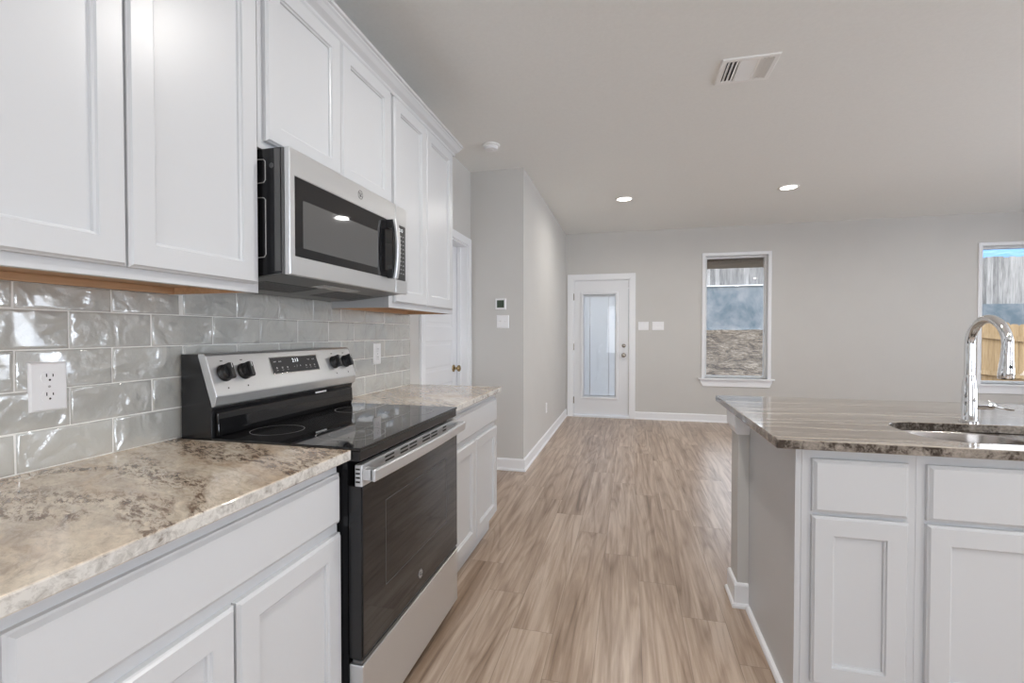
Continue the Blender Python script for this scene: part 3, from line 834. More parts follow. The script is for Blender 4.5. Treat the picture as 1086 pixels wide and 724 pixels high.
can(1.575, 5.36, 'round recessed ceiling light nearer the far window')
for x, y, wt in ((0.08, 1.78, 13), (0.10, -0.3, 4), (1.6, 0.1, 10), (3.3, 0.55, 14), (3.3, -1.7, 14), (3.9, 5.36, 9)):  # extra cans added out of view to fill the room with light
    can(x, y, 'added recessed ceiling light outside the view, filling the room with light', 'added fill lights outside the view', wt)

# ------------------------------------------------------------------ range
RY0, RY1 = 1.2165, 2.0005
t = thing('electric_range', 'stainless and black glass electric range with rear control panel', 'stove', (-1.06, (RY0 + RY1) / 2, 0))
bm = BM()
box(bm, -1.405, -0.803, RY0 + 0.004, RY1 - 0.004, 0.03, 0.902)
finish('body', bm, 'black_enamel', t)
bm = BM(); box(bm, -1.39, -0.84, RY0 + 0.02, RY1 - 0.02, 0.0, 0.03); finish('feet', bm, 'black_plastic', t)
bm = BM()
box(bm, -1.285, -0.7535, RY0 - 0.006, RY1 + 0.003, 0.910, 0.920)
ct = finish('cooktop', bm, 'black_glass', t, bevel=0.003, segs=3)
bm = BM(); box(bm, -1.30, -0.757, RY0 - 0.003, RY1 + 0.0, 0.879, 0.9098)
finish('cooktop_frame', bm, 'black_enamel', t, bevel=0.003)
def ring(bm, cx, cy, r0, r1, z):
    s_ = 48; prev = None
    for r_ in (r0, r1):
        rg = [bm.verts.new((cx + r_ * math.cos(2 * math.pi * k_ / s_), cy + r_ * math.sin(2 * math.pi * k_ / s_), z)) for k_ in range(s_)]
        if prev:
            for k_ in range(s_): bm.faces.new((prev[k_], prev[(k_ + 1) % s_], rg[(k_ + 1) % s_], rg[k_]))
        prev = rg
for cx, cy, rr in ((-1.175, 1.375, 0.085), (-1.165, 1.835, 0.085), (-0.895, 1.385, 0.110), (-0.905, 1.83, 0.10)):
    bm = BM(); ring(bm, cx, cy, rr - 0.0012, rr + 0.0012, 0.9203)
    if rr > 0.105: ring(bm, cx, cy, 0.069, 0.0708, 0.9203)
    finish('burner_ring', bm, 'ring_grey', ct)
# backguard
PX = lambda a, b_, d: (a, d, b_)
bm = BM()
prism(bm, [(-1.408, 0.90), (-1.408, 1.185), (-1.337, 1.185), (-1.285, 1.012), (-1.289, 1.000), (-1.289, 0.9205), (-1.289, 0.90)], PX, RY0 + 0.001, RY1 - 0.003)
bg_ = finish('backguard', bm, 'black_enamel', t, bevel=0.002)
bm = BM()
prism(bm, [(-1.288, 0.921), (-1.281, 0.921), (-1.275, 0.940), (-1.278, 0.998), (-1.288, 0.998)], PX, RY0 + 0.014, RY1 - 0.014)
finish('lower_trim', bm, 'black_glass', t, bevel=0.004)
bm = BM()
prism(bm, [(-1.337, 1.178), (-1.337, 1.187), (-1.313, 1.187), (-1.308, 1.180), (-1.2665, 1.056), (-1.266, 1.051), (-1.272, 1.021), (-1.286, 1.016), (-1.289, 1.03)], PX, RY0 - 0.001, RY1 - 0.001)
cp = finish('control_panel', bm, 'stainless', t, bevel=0.002)
sn = Vector((0.131, 0, 0.045)).normalized(); sdn = Vector((0.045, 0, -0.131)).normalized(); p0 = Vector((-1.3095, 0, 1.183))
def PC(u_, v_, n_): return p0 + sdn * v_ + sn * n_ + Vector((0, u_, 0))      # v down the slope
n00 = 0.001
bm = BM(); rings(bm, PC, 1.476, 1.748, 0.022, 0.089, [(0, n00), (0.0, n00 + 0.001), (0.002, n00 + 0.0014)]); finish('display_border', bm, 'chrome', cp)
bm = BM(); rings(bm, PC, 1.479, 1.745, 0.025, 0.086, [(0, n00 + 0.001), (0.0, n00 + 0.0018)]); ds = finish('display', bm, 'screen_black', cp)
def PT2(uc, vc_): return lambda a, b_, n_: PC(uc + a, vc_ - b_, n00 + 0.0018 + n_)
finish('clock_digits', text_bm('2:13', PT2(1.612, 0.040), 0.021), 'digit_glow', ds)
for uc, s_ in ((1.500, 'BAKE'), (1.528, 'BROIL'), (1.690, 'TIMER'), (1.720, 'START')):
    finish('display_writing', text_bm(s_, PT2(uc, 0.041), 0.0058), 'print_white', ds)
for uc in (1.503, 1.532, 1.560, 1.598, 1.614, 1.634, 1.668, 1.694, 1.720):
    s_ = {1.598: '-', 1.614: '/', 1.634: '+'}.get(uc, 'o')
    finish('display_icon', text_bm(s_, PT2(uc, 0.064), 0.014), 'print_white', ds)
    if s_ == 'o': finish('display_writing', text_bm('---', PT2(uc, 0.074), 0.009), 'print_white', ds)
for ky in (1.268, 1.350, 1.858, 1.944):
    bm = BM()
    lathe(bm, PC(ky, 0.064, n00), sn, [(0.0285, 0), (0.0285, 0.006), (0.0265, 0.009), (0.0225, 0.012), (0.0215, 0.022), (0.020, 0.024)], 32)
    kn = finish('knob', bm, 'black_plastic', cp, smooth=True)
    bm = BM()
    def PK(u_, v_, n_, ky=ky): return PC(ky + u_, 0.064 + v_, n_)
    prism(bm, [(0.019, 0.010), (0.020, 0.034), (0.016, 0.038), (-0.016, 0.038), (-0.020, 0.034), (-0.019, 0.010)], lambda a, b_, d: PK(d, a * 1.35, b_), -0.0075, 0.0075)
    finish('knob_grip', bm, 'black_plastic', kn, bevel=0.002)
    bm = BM(); prism(bm, [(-0.0012, -0.025), (0.0012, -0.025), (0.0012, -0.008), (-0.0012, -0.008)], PK, 0.0378, 0.0386); finish('pointer', bm, 'print_white', kn)
    bm = BM(); lathe(bm, PC(ky, 0.115, n00), sn, [(0.0028, 0), (0.0028, 0.0006)], 10); finish('indicator_dot', bm, 'slot_black', cp)
    bm = BM(); prism(bm, [(-0.005, -0.043), (0.005, -0.043), (0.005, -0.040), (-0.005, -0.040)], PK, n00, n00 + 0.0005)
    finish('knob_marking', bm, 'slot_black', cp)
bm = BM(); prism(bm, [(-0.036, -0.003), (0.036, -0.003), (0.036, 0.003), (-0.036, 0.003)], lambda a, b_, n_: (-1.277 + n_, 1.75 + a, 1.004 + b_), 0, 0.001)
finish('lip_marking', bm, 'print_white', bg_)
# door
dr = BM()
box(dr, -0.799, -0.757, RY0 + 0.002, RY1 - 0.002, 0.292, 0.8045)
od = finish('oven_door', dr, 'black_enamel', t, bevel=0.002)
bm = BM(); box(bm, -0.7568, -0.7525, RY0 + 0.004, RY1 - 0.004, 0.298, 0.804); dg = finish('door_glass', bm, 'black_glass', od, bevel=0.002)
bm = BM()
rings(bm, lambda u_, w_, n_: (-0.7525 + n_, u_, w_), 1.352, 1.868, 0.447, 0.722, [(0, 0.0), (0, 0.0004), (0.003, 0.0004), (0.003, 0.0)], back=False, cap=False)
finish('window_outline', bm, 'dark_steel', dg)
bm = BM()
box(bm, -0.777, -0.7530, RY0 + 0.001, RY1 - 0.001, 0.8045, 0.8685)
vs_ = finish('vent_strip', bm, 'stainless', od, bevel=0.0025)
for a, c, ks in ((1.352, 1.412, (0, 1)), (1.455, 1.512, (0, 1, 2)), (1.524, 1.584, (0, 1)), (1.632, 1.700, (0, 1, 2)), (1.712, 1.772, (0, 1, 2)), (1.830, 1.868, (0, 1, 2))):
    for k_ in ks:
        bm = BM(); box(bm, -0.7535, -0.7526, a, c, 0.8585 - 0.0125 * k_ - 0.0028, 0.8585 - 0.0125 * k_ + 0.0028); finish('vent_slot', bm, 'slot_black', vs_)
for k_ in range(4):
    bm = BM(); box(bm, -0.7735, -0.7595, RY0 + 0.0003, RY0 + 0.0012, 0.816 + 0.0125 * k_, 0.821 + 0.0125 * k_); finish('vent_slot', bm, 'slot_black', vs_)
# handle: shallow bow with square ends
bm = BM()
K = 24
def hx(s_): return -0.712 + 0.010 * (1 - (2 * s_ - 1) ** 2)
sec = lambda xo: [(xo - 0.016, 0.8235), (xo - 0.002, 0.8215), (xo, 0.826), (xo, 0.853), (xo - 0.003, 0.858), (xo - 0.016, 0.858)]
prev = None
for i in range(K + 1):
    s_ = i / K; y = RY0 + 0.004 + (RY1 - RY0 - 0.008) * s_
    rg = [bm.verts.new((a, y, b_)) for a, b_ in sec(hx(s_))]
    if prev:
        for k_ in range(6): bm.faces.new((prev[k_], prev[(k_ + 1) % 6], rg[(k_ + 1) % 6], rg[k_]))
    else: bm.faces.new(rg)
    prev = rg
bm.faces.new(prev[::-1])
hd = finish('handle', bm, 'stainless', od, bevel=0.0015)
for y in (RY0 + 0.004, RY1 - 0.034):
    bm = BM(); box(bm, -0.7532, -0.720, y, y + 0.030, 0.8245, 0.857); finish('handle_mount', bm, 'stainless', hd, bevel=0.002)
# emblem: ring with scrollwork letters
def emblem(P, r_, parent):
    bm = BM()
    s_ = 32
    for ra, rb, na, nb in ((r_ * 0.86, r_, 0.0012, 0.0012),):
        A = [bm.verts.new(P(ra * math.cos(2 * math.pi * k_ / s_), ra * math.sin(2 * math.pi * k_ / s_), na)) for k_ in range(s_)]
        B = [bm.verts.new(P(rb * math.cos(2 * math.pi * k_ / s_), rb * math.sin(2 * math.pi * k_ / s_), nb)) for k_ in range(s_)]
        for k_ in range(s_): bm.faces.new((A[k_], A[(k_ + 1) % s_], B[(k_ + 1) % s_], B[k_]))
    for k_ in range(4):   # curls at the rim
        an0 = math.pi / 4 + k_ * math.pi / 2
        sweep(bm, [P(r_ * (0.80 - 0.10 * q / 6) * math.cos(an0 + 0.12 * q), r_ * (0.80 - 0.10 * q / 6) * math.sin(an0 + 0.12 * q), 0.0012) for q in range(7)], r_ * 0.03, 6)
    def stroke(pts): sweep(bm, [P(r_ * a, r_ * b_, 0.0014) for a, b_ in pts], r_ * 0.055, 6)
    stroke([(-0.10 + 0.30 * math.cos(q) * 0.9 - 0.12, 0.08 + 0.36 * math.sin(q)) for q in [0.6 + i * 0.35 for i in range(16)]])
    stroke([(-0.12, 0.0), (-0.02, 0.02), (-0.02, -0.2), (-0.10, -0.48), (-0.26, -0.44)])
    stroke([(0.48 - 0.20 * math.cos(q) * 0.0 + 0.18 * math.cos(q) - 0.14, 0.18 + 0.16 * math.sin(q)) for q in [0.4 + i * 0.4 for i in range(11)]])
    stroke([(0.30 + 0.20 * math.cos(q), -0.16 + 0.19 * math.sin(q)) for q in [1.6 + i * 0.4 for i in range(11)]])
    e = finish('emblem', bm, 'dark_steel', parent)
    bm = BM(); prism(bm, [(r_ * 0.99 * math.cos(2 * math.pi * k_ / s_), r_ * 0.99 * math.sin(2 * math.pi * k_ / s_)) for k_ in range(s_)], P, 0.0, 0.0009)
    finish('emblem_disc', bm, 'stainless', e)
emblem(lambda a, b_, n_: (-0.7525 + n_, 1.610 + a, 0.355 + b_), 0.017, dg)
bm = BM(); box(bm, -0.799, -0.7525, RY0 + 0.001, RY1 - 0.001, 0.045, 0.276)
finish('storage_drawer', bm, 'stainless', t, bevel=0.003)
bm = BM(); box(bm, -0.790, -0.7555, RY0 + 0.004, RY1 - 0.004, 0.277, 0.2885); finish('drawer_gap_trim', bm, 'dark_steel', t, bevel=0.002)

# ------------------------------------------------------------------ microwave
MY0, MY1 = 1.2265, 2.006
t = thing('over_range_microwave', 'stainless over-the-range microwave hung under the short wall cabinet', 'microwave', (-1.2, (MY0 + MY1) / 2, 1.40))
bm = BM()
MTY = MY1 - 0.006
prism(bm, [(-1.413, 1.822), (-1.413, 1.412), (-1.30, 1.412), (-1.10, 1.432), (-1.031, 1.440), (-1.031, 1.822)], PX, MY0 + 0.004, MTY)
mb = finish('body', bm, 'black_enamel', t, bevel=0.002)
bm = BM()
prism(bm, [(-1.405, 1.4115), (-1.30, 1.4112), (-1.10, 1.4312), (-1.033, 1.4392), (-1.033, 1.4345), (-1.10, 1.4270), (-1.30, 1.4070), (-1.405, 1.4070)], PX, MY0 + 0.002, MTY + 0.002)
un = finish('bottom_plate', bm, 'dark_steel', t, bevel=0.001)
def PU(u_, s_, n_):   # underside plane: s = distance from front
    x = -1.06 - s_; z = 1.4315 - 0.1 * max(0, s_ - 0.0) - n_ + 0.0
    return (x, u_, z)
for a in (1.29, 1.68):
    bm = BM(); rings(bm, PU, a, a + 0.27, 0.085, 0.215, [(0, -0.002), (0.0, 0.0015), (0.006, 0.0015), (0.008, 0.0)]); g_ = finish('grease_filter', bm, 'black_plastic', un)
    bm = BM()
    for k_ in range(9): box(bm, -1.265 + 0.0135 * k_, -1.262 + 0.0135 * k_, a + 0.012, a + 0.258, 1.4115 + 0.00135 * k_ - 0.0022, 1.4115 + 0.00135 * k_ + 0.0005)
    finish('filter_bars', bm, 'dark_steel', g_)
bm = BM(); rings(bm, PU, 1.50, 1.74, 0.020, 0.070, [(0, -0.002), (0.0, 0.002), (0.004, 0.002)]); finish('task_light', bm, 'ring_grey', un)
# body side details: raised stamped brackets and screw
bm = BM()
for z0, z1 in ((1.716, 1.79), (1.487, 1.673)):
    sweep(bm, [(-1.125, MY0 + 0.003, z1), (-1.094, MY0 + 0.003, z1 - 0.002), (-1.088, MY0 + 0.003, z1 - 0.008), (-1.088, MY0 + 0.003, z0 + 0.010), (-1.094, MY0 + 0.003, z0 + 0.002), (-1.125, MY0 + 0.003, z0)], 0.0016, 6)
finish('side_ribs', bm, 'ring_grey', mb)
bm = BM(); lathe(bm, (-1.066, MY0 + 0.004, 1.768), (0, -1, 0), [(0.008, 0), (0.008, 0.001), (0.005, 0.002), (0.002, 0.0022)], 14); finish('side_screw', bm, 'dark_steel', mb)
bm = BM(); box(bm, -1.055, -1.034, MY0 + 0.002, MY0 + 0.0045, 1.445, 1.818); finish('side_strip', bm, 'dark_steel', mb)
# front
bm = BM(); box(bm, -1.0305, -1.020, MY0 + 0.001, MY1 - 0.002, 1.434, 1.820); finish('door_back', bm, 'dark_steel', t, bevel=0.002)
DS = 1.897
DF = -1.000
def frame_front(y0, y1, gy0, gy1, gz0, gz1, name, parent):
    bm = BM(); P = lambda u_, w_, n_: (n_, u_, w_)
    us = [y0, gy0, gy1, y1]; ws = [1.433, gz0, gz1, 1.821]
    for i in range(3):
        for j in range(3):
            if i == 1 and j == 1: continue
            box(bm, -1.019, DF, us[i], us[i + 1], ws[j], ws[j + 1])
    bmesh.ops.remove_doubles(bm, verts=bm.verts[:], dist=1e-5)
    # drop interior faces
    seen = {}
    for f_ in bm.faces[:]:
        key = tuple(sorted(v.index for v in f_.verts)); 
    bm.verts.index_update(); fs = {}
    for f_ in bm.faces[:]:
        fs.setdefault(tuple(sorted(v.index for v in f_.verts)), []).append(f_)
    kill = [f_ for l_ in fs.values() if len(l_) > 1 for f_ in l_]
    bmesh.ops.delete(bm, geom=kill, context='FACES')
    return finish(name, bm, 'stainless', parent, bevel=0.0025)
md = frame_front(MY0 + 0.001, DS - 0.001, 1.252, 1.888, 1.492, 1.738, 'door', t)
bm = BM(); box(bm, -1.012, DF - 0.0015, 1.2525, 1.8875, 1.4925, 1.7375); mg = finish('door_glass', bm, 'black_glass', md)
bm = BM(); rings(bm, lambda u_, w_, n_: (DF - 0.0015 + n_, u_, w_), 1.290, 1.745, 1.522, 1.672, [(0, 0.0), (0.0, 0.0003), (0.001, 0.0003)]); finish('door_window', bm, 'mesh_window', mg)
cpn = frame_front(DS + 0.001, MY1, 1.9015, 1.990, 1.492, 1.738, 'control_frame', t)
bm = BM(); box(bm, -1.012, DF - 0.001, 1.9018, 1.9898, 1.4925, 1.7375); kp = finish('control_panel', bm, 'black_plastic', t)
bm = BM()
for r_ in range(10):
    z = 1.690 - 0.0185 * r_
    for c_ in range(3):
        y = 1.925 + 0.0225 * c_
        box(bm, DF - 0.0011, DF - 0.0005, y - 0.006, y + 0.006, z - 0.0022 - (0.001 if (r_ + c_) % 2 else 0), z + 0.0022)
finish('key_markings', bm, 'ring_grey', kp)
q = text_bm('2:13', lambda a, b_, n_: (DF - 0.001 + n_, 1.948 + a, 1.716 + b_), 0.020); finish('clock_digits', q, 'digit_glow', kp)
bm = BM(); box(bm, -0.9995, DF + 0.0, MY0, MY0 + 0.0005, 1.434, 1.82)
bm.free()
# handle
bm = BM(); prev = None; K = 20
for i in range(K + 1):
    s_ = i / K; z = 1.488 + 0.250 * s_; bow = 0.012 * (1 - (2 * s_ - 1) ** 2)
    x = -0.962 + bow
    rg = [bm.verts.new((a, b_, z)) for a, b_ in ((x - 0.012, 1.822), (x - 0.003, 1.822), (x, 1.826), (x, 1.846), (x - 0.003, 1.850), (x - 0.012, 1.850))]
    if prev:
        for k_ in range(6): bm.faces.new((prev[k_], prev[(k_ + 1) % 6], rg[(k_ + 1) % 6], rg[k_]))
    else: bm.faces.new(rg)
    prev = rg
bm.faces.new(prev[::-1])
mh = finish('handle', bm, 'stainless', md, bevel=0.001)
for z in (1.489, 1.703):
    bm = BM(); prism(bm, [(-1.0012, 1.820), (-0.975, 1.820), (-0.973, 1.823), (-0.973, 1.849), (-0.975, 1.852), (-1.0012, 1.852)], lambda a, b_, d: (a, b_, d), z, z + 0.034); finish('handle_mount', bm, 'black_plastic', mh, bevel=0.001)
bm = BM(); box(bm, -0.978, -0.9735, 1.8225, 1.8495, 1.523, 1.703); finish('handle_back', bm, 'black_plastic', mh)
emblem(lambda a, b_, n_: (DF + n_, 1.616 + a, 1.783 + b_), 0.017, md)

# ------------------------------------------------------------------ island
IY = 1.710                               # face frame front
I = lambda u_, w_, n_: (u_, IY - n_, w_)
def island_cab(label, x0, x1, drawers, doors, cat='cabinet', name='base_cabinet'):
    t = thing(name, label, cat, ((x0 + x1) / 2, 2.0, 0))
    bm = BM()
    if name == 'sink_cabinet':
        box(bm, x0, x0 + 0.018, IY + 0.02, 2.328, 0.10, 0.8835); box(bm, x1 - 0.018, x1, IY + 0.02, 2.328, 0.10, 0.8835)
        box(bm, x0 + 0.018, x1 - 0.018, IY + 0.02, 2.328, 0.10, 0.12); box(bm, x0 + 0.018, x1 - 0.018, 2.316, 2.328, 0.12, 0.8835)
    else: box(bm, x0, x1, IY + 0.02, 2.328, 0.10, 0.8835)
    finish('body', bm, 'cabinet_white', t)
    bm = BM(); box(bm, x0, x1, IY, IY + 0.02, 0.10, 0.8835); finish('face_frame', bm, 'cabinet_white', t, bevel=0.0015)
    bm = BM(); box(bm, x0 + (0.0 if name == 'sink_cabinet' else 0.0), x1, IY + 0.055, 2.328, 0.0, 0.10); finish('toe_kick', bm, 'cabinet_white', t)
    for a, c in drawers: slabfront(I, a, c, 0.678, 0.850, t, 0.0, 0.020)
    for a, c in doors: shaker(I, a, c, 0.122, 0.666, t, 0.0)
    return t
island_cab('narrow white cabinet at the left end of the island, one drawer over one door', 0.549, 0.866, [(0.577, 0.842)], [(0.577, 0.842)])
island_cab('wide white island cabinet under the sink with false drawer front', 0.866, 1.80, [(0.891, 1.775)], [(0.891, 1.330), (1.336, 1.775)], name='sink_cabinet')
island_cab('white island cabinet beyond the sink, right of the frame', 1.80, 2.40, [(1.825, 2.375)], [(1.825, 2.096), (2.104, 2.375)])
# end panel with shoe
t = thing('island_end_panel', 'smooth white panel closing the left end of the island', 'panel', (0.54, 2.0, 0))
bm = BM(); box(bm, 0.535, 0.5488, IY + 0.001, 2.328, 0.0, 0.8835); finish('panel', bm, 'cabinet_white', t, bevel=0.001)
bm = BM(); prism(bm, [(0.535, 0.0), (0.518, 0.0), (0.518, 0.008), (0.523, 0.016), (0.535, 0.019)], PX, IY + 0.001, 2.305); finish('shoe_molding', bm, 'trim_white', t)
bm = BM(); box(bm, 0.531, 0.5349, IY + 0.0, IY + 0.03, 0.019, 0.8835); finish('corner_strip', bm, 'cabinet_white', t)
# knee wall
bm = BM(); box(bm, 0.488, 2.42, 2.330, 2.465, 0.0, 0.8835)
tag(finish('wall_island', bm, 'wall_paint'), kind='structure')
# baseboard wrapping its end
def wrap(name, prof, x0, y0, y1, xr_front, xr_back, mat='trim_white'):
    """prof [(out, z)] swept: front side from xr_front to corner, end, back side"""
    bm = BM(); ls = []
    for o_, z in prof:
        ls.append([bm.verts.new(c) for c in ((xr_front, y0 - o_, z), (x0 - o_, y0 - o_, z), (x0 - o_, y1 + o_, z), (xr_back, y1 + o_, z))])
    k_ = len(prof)
    for i in range(k_):
        j = (i + 1) % k_
        for s_ in range(3): bm.faces.new((ls[i][s_], ls[i][s_ + 1], ls[j][s_ + 1], ls[j][s_]))
    bm.faces.new([l_[0] for l_ in ls]); bm.faces.new([l_[3] for l_ in ls][::-1])
    return finish(name, bm, mat)
tag(wrap('baseboard_island', [(0.0, 0), (0.024, 0), (0.024, 0.010), (0.020, 0.018), (0.014, 0.021), (0.014, 0.098), (0.009, 0.108), (0, 0.110)], 0.488, 2.330, 2.465, 0.5345, 2.42), kind='structure')
tag(wrap('trim_island', [(0.0, 0.792), (0.006, 0.792), (0.020, 0.826), (0.020, 0.8835), (0.0, 0.8835)], 0.488, 2.330, 2.465, 0.5345, 2.42), kind='structure')

# sink cutout outline
def rrect(x0, x1, y0, y1, r_, seg=8):
    pts = []
    for cx, cy, a0 in ((x1 - r_, y1 - r_, 0), (x0 + r_, y1 - r_, 90), (x0 + r_, y0 + r_, 180), (x1 - r_, y0 + r_, 270)):
        for k_ in range(seg + 1): pts.append((cx + r_ * math.cos(R(a0 + 90 * k_ / seg)), cy + r_ * math.sin(R(a0 + 90 * k_ / seg))))
    return pts
def slab_hole(outer, holes, z0, z1):
    bm = BM(); es = []
    for lp in [outer] + holes:
        vs = [bm.verts.new((x, y, z1)) for x, y in lp]
        for i in range(len(vs)): es.append(bm.edges.new((vs[i], vs[(i + 1) % len(vs)])))
    bmesh.ops.triangle_fill(bm, edges=es, use_beauty=True)
    if z0 is not None:
        rr_ = bmesh.ops.extrude_face_region(bm, geom=bm.faces[:])
        for v in rr_['geom']:
            if isinstance(v, bmesh.types.BMVert): v.co.z = z0
    return bm
cut = rrect(0.932, 1.735, 1.752, 2.110, 0.125, 10)
bm = slab_hole([(0.463, 1.664), (2.45, 1.664), (2.45, 2.770), (0.463, 2.770)], [cut], 0.884, 0.914)
tag(finish('granite_countertop', bm, 'granite_island', bevel=0.003), 'large streaked brown and grey granite top on the island around the sink', 'countertop')
# sink
t = thing('undermount_sink', 'stainless double-bowl sink set into the island countertop', 'sink', (1.33, 1.93, 0.66))
zf = 0.8835
b1, b2 = (0.940, 1.318, 1.760, 2.102, 0.115), (1.342, 1.727, 1.760, 2.102, 0.115)
bm = slab_hole(rrect(0.905, 1.762, 1.735, 2.135, 0.14, 10), [rrect(*b1), rrect(*b2)], None, zf - 0.0002)
# rim lies just under the stone
finish('rim', bm, 'stainless_sink', t)
for i, bb in enumerate((b1, b2)):
    bm = BM(); prev = None
    for ins, z in ((0, zf - 0.0002), (0.002, zf - 0.006), (0.010, zf - 0.12), (0.020, zf - 0.175), (0.050, zf - 0.19), (0.10, zf - 0.194)):
        lp = rrect(bb[0] + ins, bb[1] - ins, bb[2] + ins, bb[3] - ins, max(0.02, bb[4] - ins))
        rg = [bm.verts.new((x, y, z)) for x, y in lp]
        if prev:
            for k_ in range(len(rg)): bm.faces.new((prev[k_], prev[(k_ + 1) % len(rg)], rg[(k_ + 1) % len(rg)], rg[k_]))
        prev = rg
    bm.faces.new(prev)
    finish('bowl', bm, 'stainless_sink', t, smooth=True)
    bm = BM(); lathe(bm, ((bb[0] + bb[1]) / 2, 1.93, zf - 0.1938), (0, 0, 1), [(0.045, 0), (0.043, 0.003), (0.030, 0.003), (0.028, 0.001), (0.01, 0.001)]); finish('drain', bm, 'chrome', t, smooth=True)

# faucet
FXc, FYc = 1.264, 2.163
t = thing('kitchen_faucet', 'tall chrome gooseneck pull-down faucet standing behind the island sink', 'faucet', (FXc, FYc, 0.914))
bm = BM()
lathe(bm, (FXc, FYc, 0.914), (0, 0, 1), [(0.029, 0), (0.029, 0.005), (0.0245, 0.008), (0.0235, 0.010), (0.0235, 0.085), (0.0233, 0.10), (0.0225, 0.125), (0.0200, 0.150), (0.0180, 0.168), (0.0168, 0.178)], 32)
finish('faucet_body', bm, 'chrome', t, smooth=True)
pts = [(FXc, FYc, 1.095), (FXc, FYc, 1.15), (FXc, FYc, 1.20), (FXc, FYc, 1.213)]
rc = 0.092
for k_ in range(1, 21):
    a = math.pi * 1.04 * k_ / 20
    pts.append((FXc, FYc - rc + rc * math.cos(a), 1.213 + rc * math.sin(a)))
dirv = (Vector(pts[-1]) - Vector(pts[-2])).normalized()
pts.append(tuple(Vector(pts[-1]) + dirv * 0.02))
bm = BM(); sweep(bm, pts, 0.0155, 20); finish('spout', bm, 'chrome', t, smooth=True)
bm = BM(); e0 = Vector(pts[-1]) - dirv * 0.012
lathe(bm, e0, dirv, [(0.0158, 0), (0.0165, 0.004), (0.0168, 0.020), (0.0190, 0.045), (0.0215, 0.075), (0.0215, 0.092), (0.0195, 0.098), (0.0185, 0.096)], 28); sp = finish('spray_head', bm, 'chrome', t, smooth=True)
bm = BM(); lathe(bm, e0 + dirv * 0.096, dirv, [(0.0175, 0), (0.0165, 0.003)], 24); finish('spray_face', bm, 'black_plastic', sp)
bm = BM(); b0 = e0 + dirv * 0.055 + Vector((0.0, -0.019, 0)); lathe(bm, b0, (0, -1, 0), [(0.006, -0.004), (0.006, 0.002), (0.004, 0.003)], 16); finish('spray_button', bm, 'black_plastic', sp)
bm = BM(); lathe(bm, (FXc + 0.018, FYc, 0.980), (1, 0, 0), [(0.0167, 0), (0.0165, 0.030), (0.0155, 0.031), (0.0155, 0.033), (0.0165, 0.034), (0.0165, 0.050), (0.014, 0.058), (0.007, 0.064)], 24); hv = finish('handle_hub', bm, 'chrome', t, smooth=True)
bm = BM(); sweep(bm, [(FXc + 0.076, FYc, 0.980), (FXc + 0.090, FYc - 0.004, 0.975), (FXc + 0.115, FYc - 0.010, 0.969), (FXc + 0.132, FYc - 0.012, 0.967)], [0.004, 0.0048, 0.0055, 0.0045], 14); finish('lever', bm, 'chrome', hv, smooth=True)

# ------------------------------------------------------------------ outside
bm = BM(); gx, gy = 46, 26
vs = []
for j in range(gy + 1):
    for i in range(gx + 1):
        x = -4 + 24 * i / gx; y = FY + 0.16 + (15.94 - FY - 0.16) * j / gy
        s_ = max(0, min(1, (y - 8.3) / 7.6))
        zt_ = 1.39 if x < 2.9 + max(0, y - 10) * 0.33 else -9
        bz = -0.3 if (x < 4.4 or y > 12) else -0.3 - 0.12 * (x - 4.4)
        z = bz + (max(zt_, bz) - bz) * s_ + random.uniform(-0.05, 0.05) * (0.3 + s_)
        vs.append(bm.verts.new((x, y, z)))
for j in range(gy):
    for i in range(gx):
        a = j * (gx + 1) + i
        bm.faces.new((vs[a], vs[a + 1], vs[a + gx + 2], vs[a + gx + 1]))
tag(finish('rocky_embankment', bm, 'rocky_soil', smooth=True), 'brown rocky soil bank rising behind the house below the blue-grey retaining wall', 'ground', kind='stuff')
bm = BM(); box(bm, -4, 7.0, 16.0, 16.3, -0.4, 2.73)
tag(finish('retaining_wall', bm, 'concrete_blue'), 'tall blue-grey concrete retaining wall seen through the middle window', 'wall')
bm = BM(); box(bm, 7.0, 19.5, 16.0, 16.3, -0.4, 2.075)
tag(finish('retaining_wall', bm, 'concrete_blue'), 'lower blue-grey concrete retaining wall seen through the right-hand window', 'wall')
bm = BM(); box(bm, -4, 7.0, 15.95, 16.32, 2.732, 2.762)
tag(finish('wall_coping', bm, 'vinyl_white'), 'white coping strip capping the taller retaining wall', 'coping')
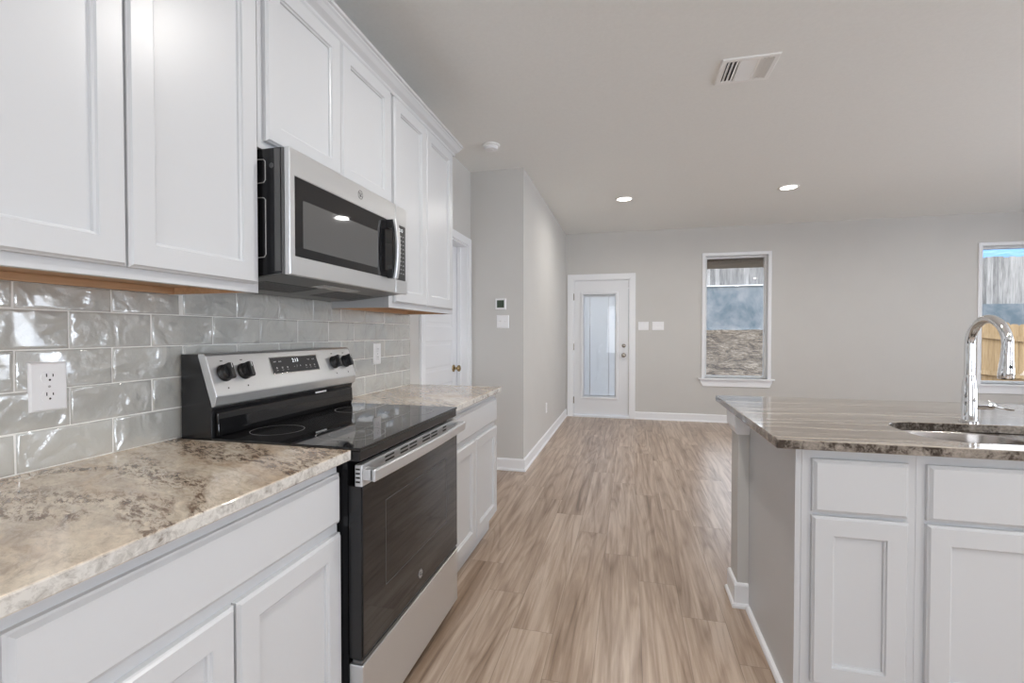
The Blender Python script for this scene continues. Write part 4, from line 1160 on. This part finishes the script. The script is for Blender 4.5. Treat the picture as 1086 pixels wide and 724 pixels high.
def fence(name, label, x0, x1, y, z0, z1, slope, mat, pick=0.14, dog=True, posts=True, rail_side=-1):
    t = thing(name, label, 'fence', ((x0 + x1) / 2, y, z0))
    bm = BM(); x = x0
    i = 0
    while x < x1 - 0.01:
        dz = slope * (x - x0); g_ = random.uniform(-0.015, 0.015)
        a, c = x + 0.001, x + pick - 0.001
        zt_, zb_ = z1 + dz + g_, z0 + dz
        if dog: poly = [(a, zb_), (c, zb_), (c, zt_ - 0.03), (c - 0.03, zt_), (a + 0.03, zt_), (a, zt_ - 0.03)]
        else: poly = [(a, zb_), (c, zb_), (c, zt_), (a, zt_)]
        yo = random.uniform(-0.004, 0.004)
        prism(bm, poly, lambda p, q_, d: (p, d, q_), y + yo, y + yo + 0.016)
        x += pick; i += 1
    finish('pickets', bm, mat, t)
    for fz in (0.14, 0.5, 0.86):
        zc = z0 + (z1 - z0) * fz
        bm = BM(); prism(bm, [(x0, zc - 0.045), (x1, zc - 0.045 + slope * (x1 - x0)), (x1, zc + 0.045 + slope * (x1 - x0)), (x0, zc + 0.045)], lambda p, q_, d: (p, d, q_), y - 0.010, y - 0.050 if rail_side < 0 else y + 0.060)
        if rail_side > 0:
            bm.free(); bm = BM(); prism(bm, [(x0, zc - 0.045), (x1, zc - 0.045 + slope * (x1 - x0)), (x1, zc + 0.045 + slope * (x1 - x0)), (x0, zc + 0.045)], lambda p, q_, d: (p, d, q_), y + 0.022, y + 0.060)
        finish('rail', bm, mat, t)
    if posts:
        x = x0 + 0.6
        while x < x1:
            dz = slope * (x - x0)
            bm = BM(); box(bm, x - 0.045, x + 0.045, y - 0.14 if rail_side < 0 else y + 0.062, y - 0.052 if rail_side < 0 else y + 0.15, z0 + dz - 0.05, z1 + dz - 0.06); finish('post', bm, mat, t)
            x += 2.4
    return t
fence('wooden_fence', 'weathered grey picket fence on top of the tall retaining wall, middle window', -4.0, 6.9, 16.14, 2.764, 3.45, 0, 'weathered_wood', rail_side=1)
fence('wooden_fence', 'weathered grey picket fence above the low retaining wall, right-hand window', 7.1, 19.4, 16.14, 2.077, 3.40, 0, 'weathered_wood', rail_side=1, dog=False)
fence('wooden_fence', 'new tan cedar fence stepping down in front of the retaining wall, right-hand window', 4.7, 11.0, 10.6, -0.2, 1.68, -0.12, 'cedar_wood')
# patio eave above window 1
bm = BM(); box(bm, 0.75, 3.3, FY + 0.16, 8.1, 2.285, 2.45)
tag(finish('patio_roof', bm, 'soffit'), 'brown underside of the covered patio roof outside the middle window', 'roof')
# blue tarp over the neighbouring roof
bm = BM(); gx, gy = 40, 10; vs = []
for j in range(gy + 1):
    for i in range(gx + 1):
        x = 7 + 14 * i / gx; y = 17.6 + 3.0 * j / gy
        z = 3.55 + 0.88 * j / gy + 0.05 * math.sin(x * 2.1 + j) + random.uniform(-0.02, 0.02)
        vs.append(bm.verts.new((x, y, z)))
for j in range(gy):
    for i in range(gx):
        a = j * (gx + 1) + i; bm.faces.new((vs[a], vs[a + 1], vs[a + gx + 2], vs[a + gx + 1]))
ex = bmesh.ops.extrude_face_region(bm, geom=bm.faces[:])
for v in ex['geom']:
    if isinstance(v, bmesh.types.BMVert): v.co.z -= 1.2
tag(finish('tarp_covered_roof', bm, 'blue_tarp'), 'bright blue tarp covering the low roof behind the right-hand fence', 'tarp')
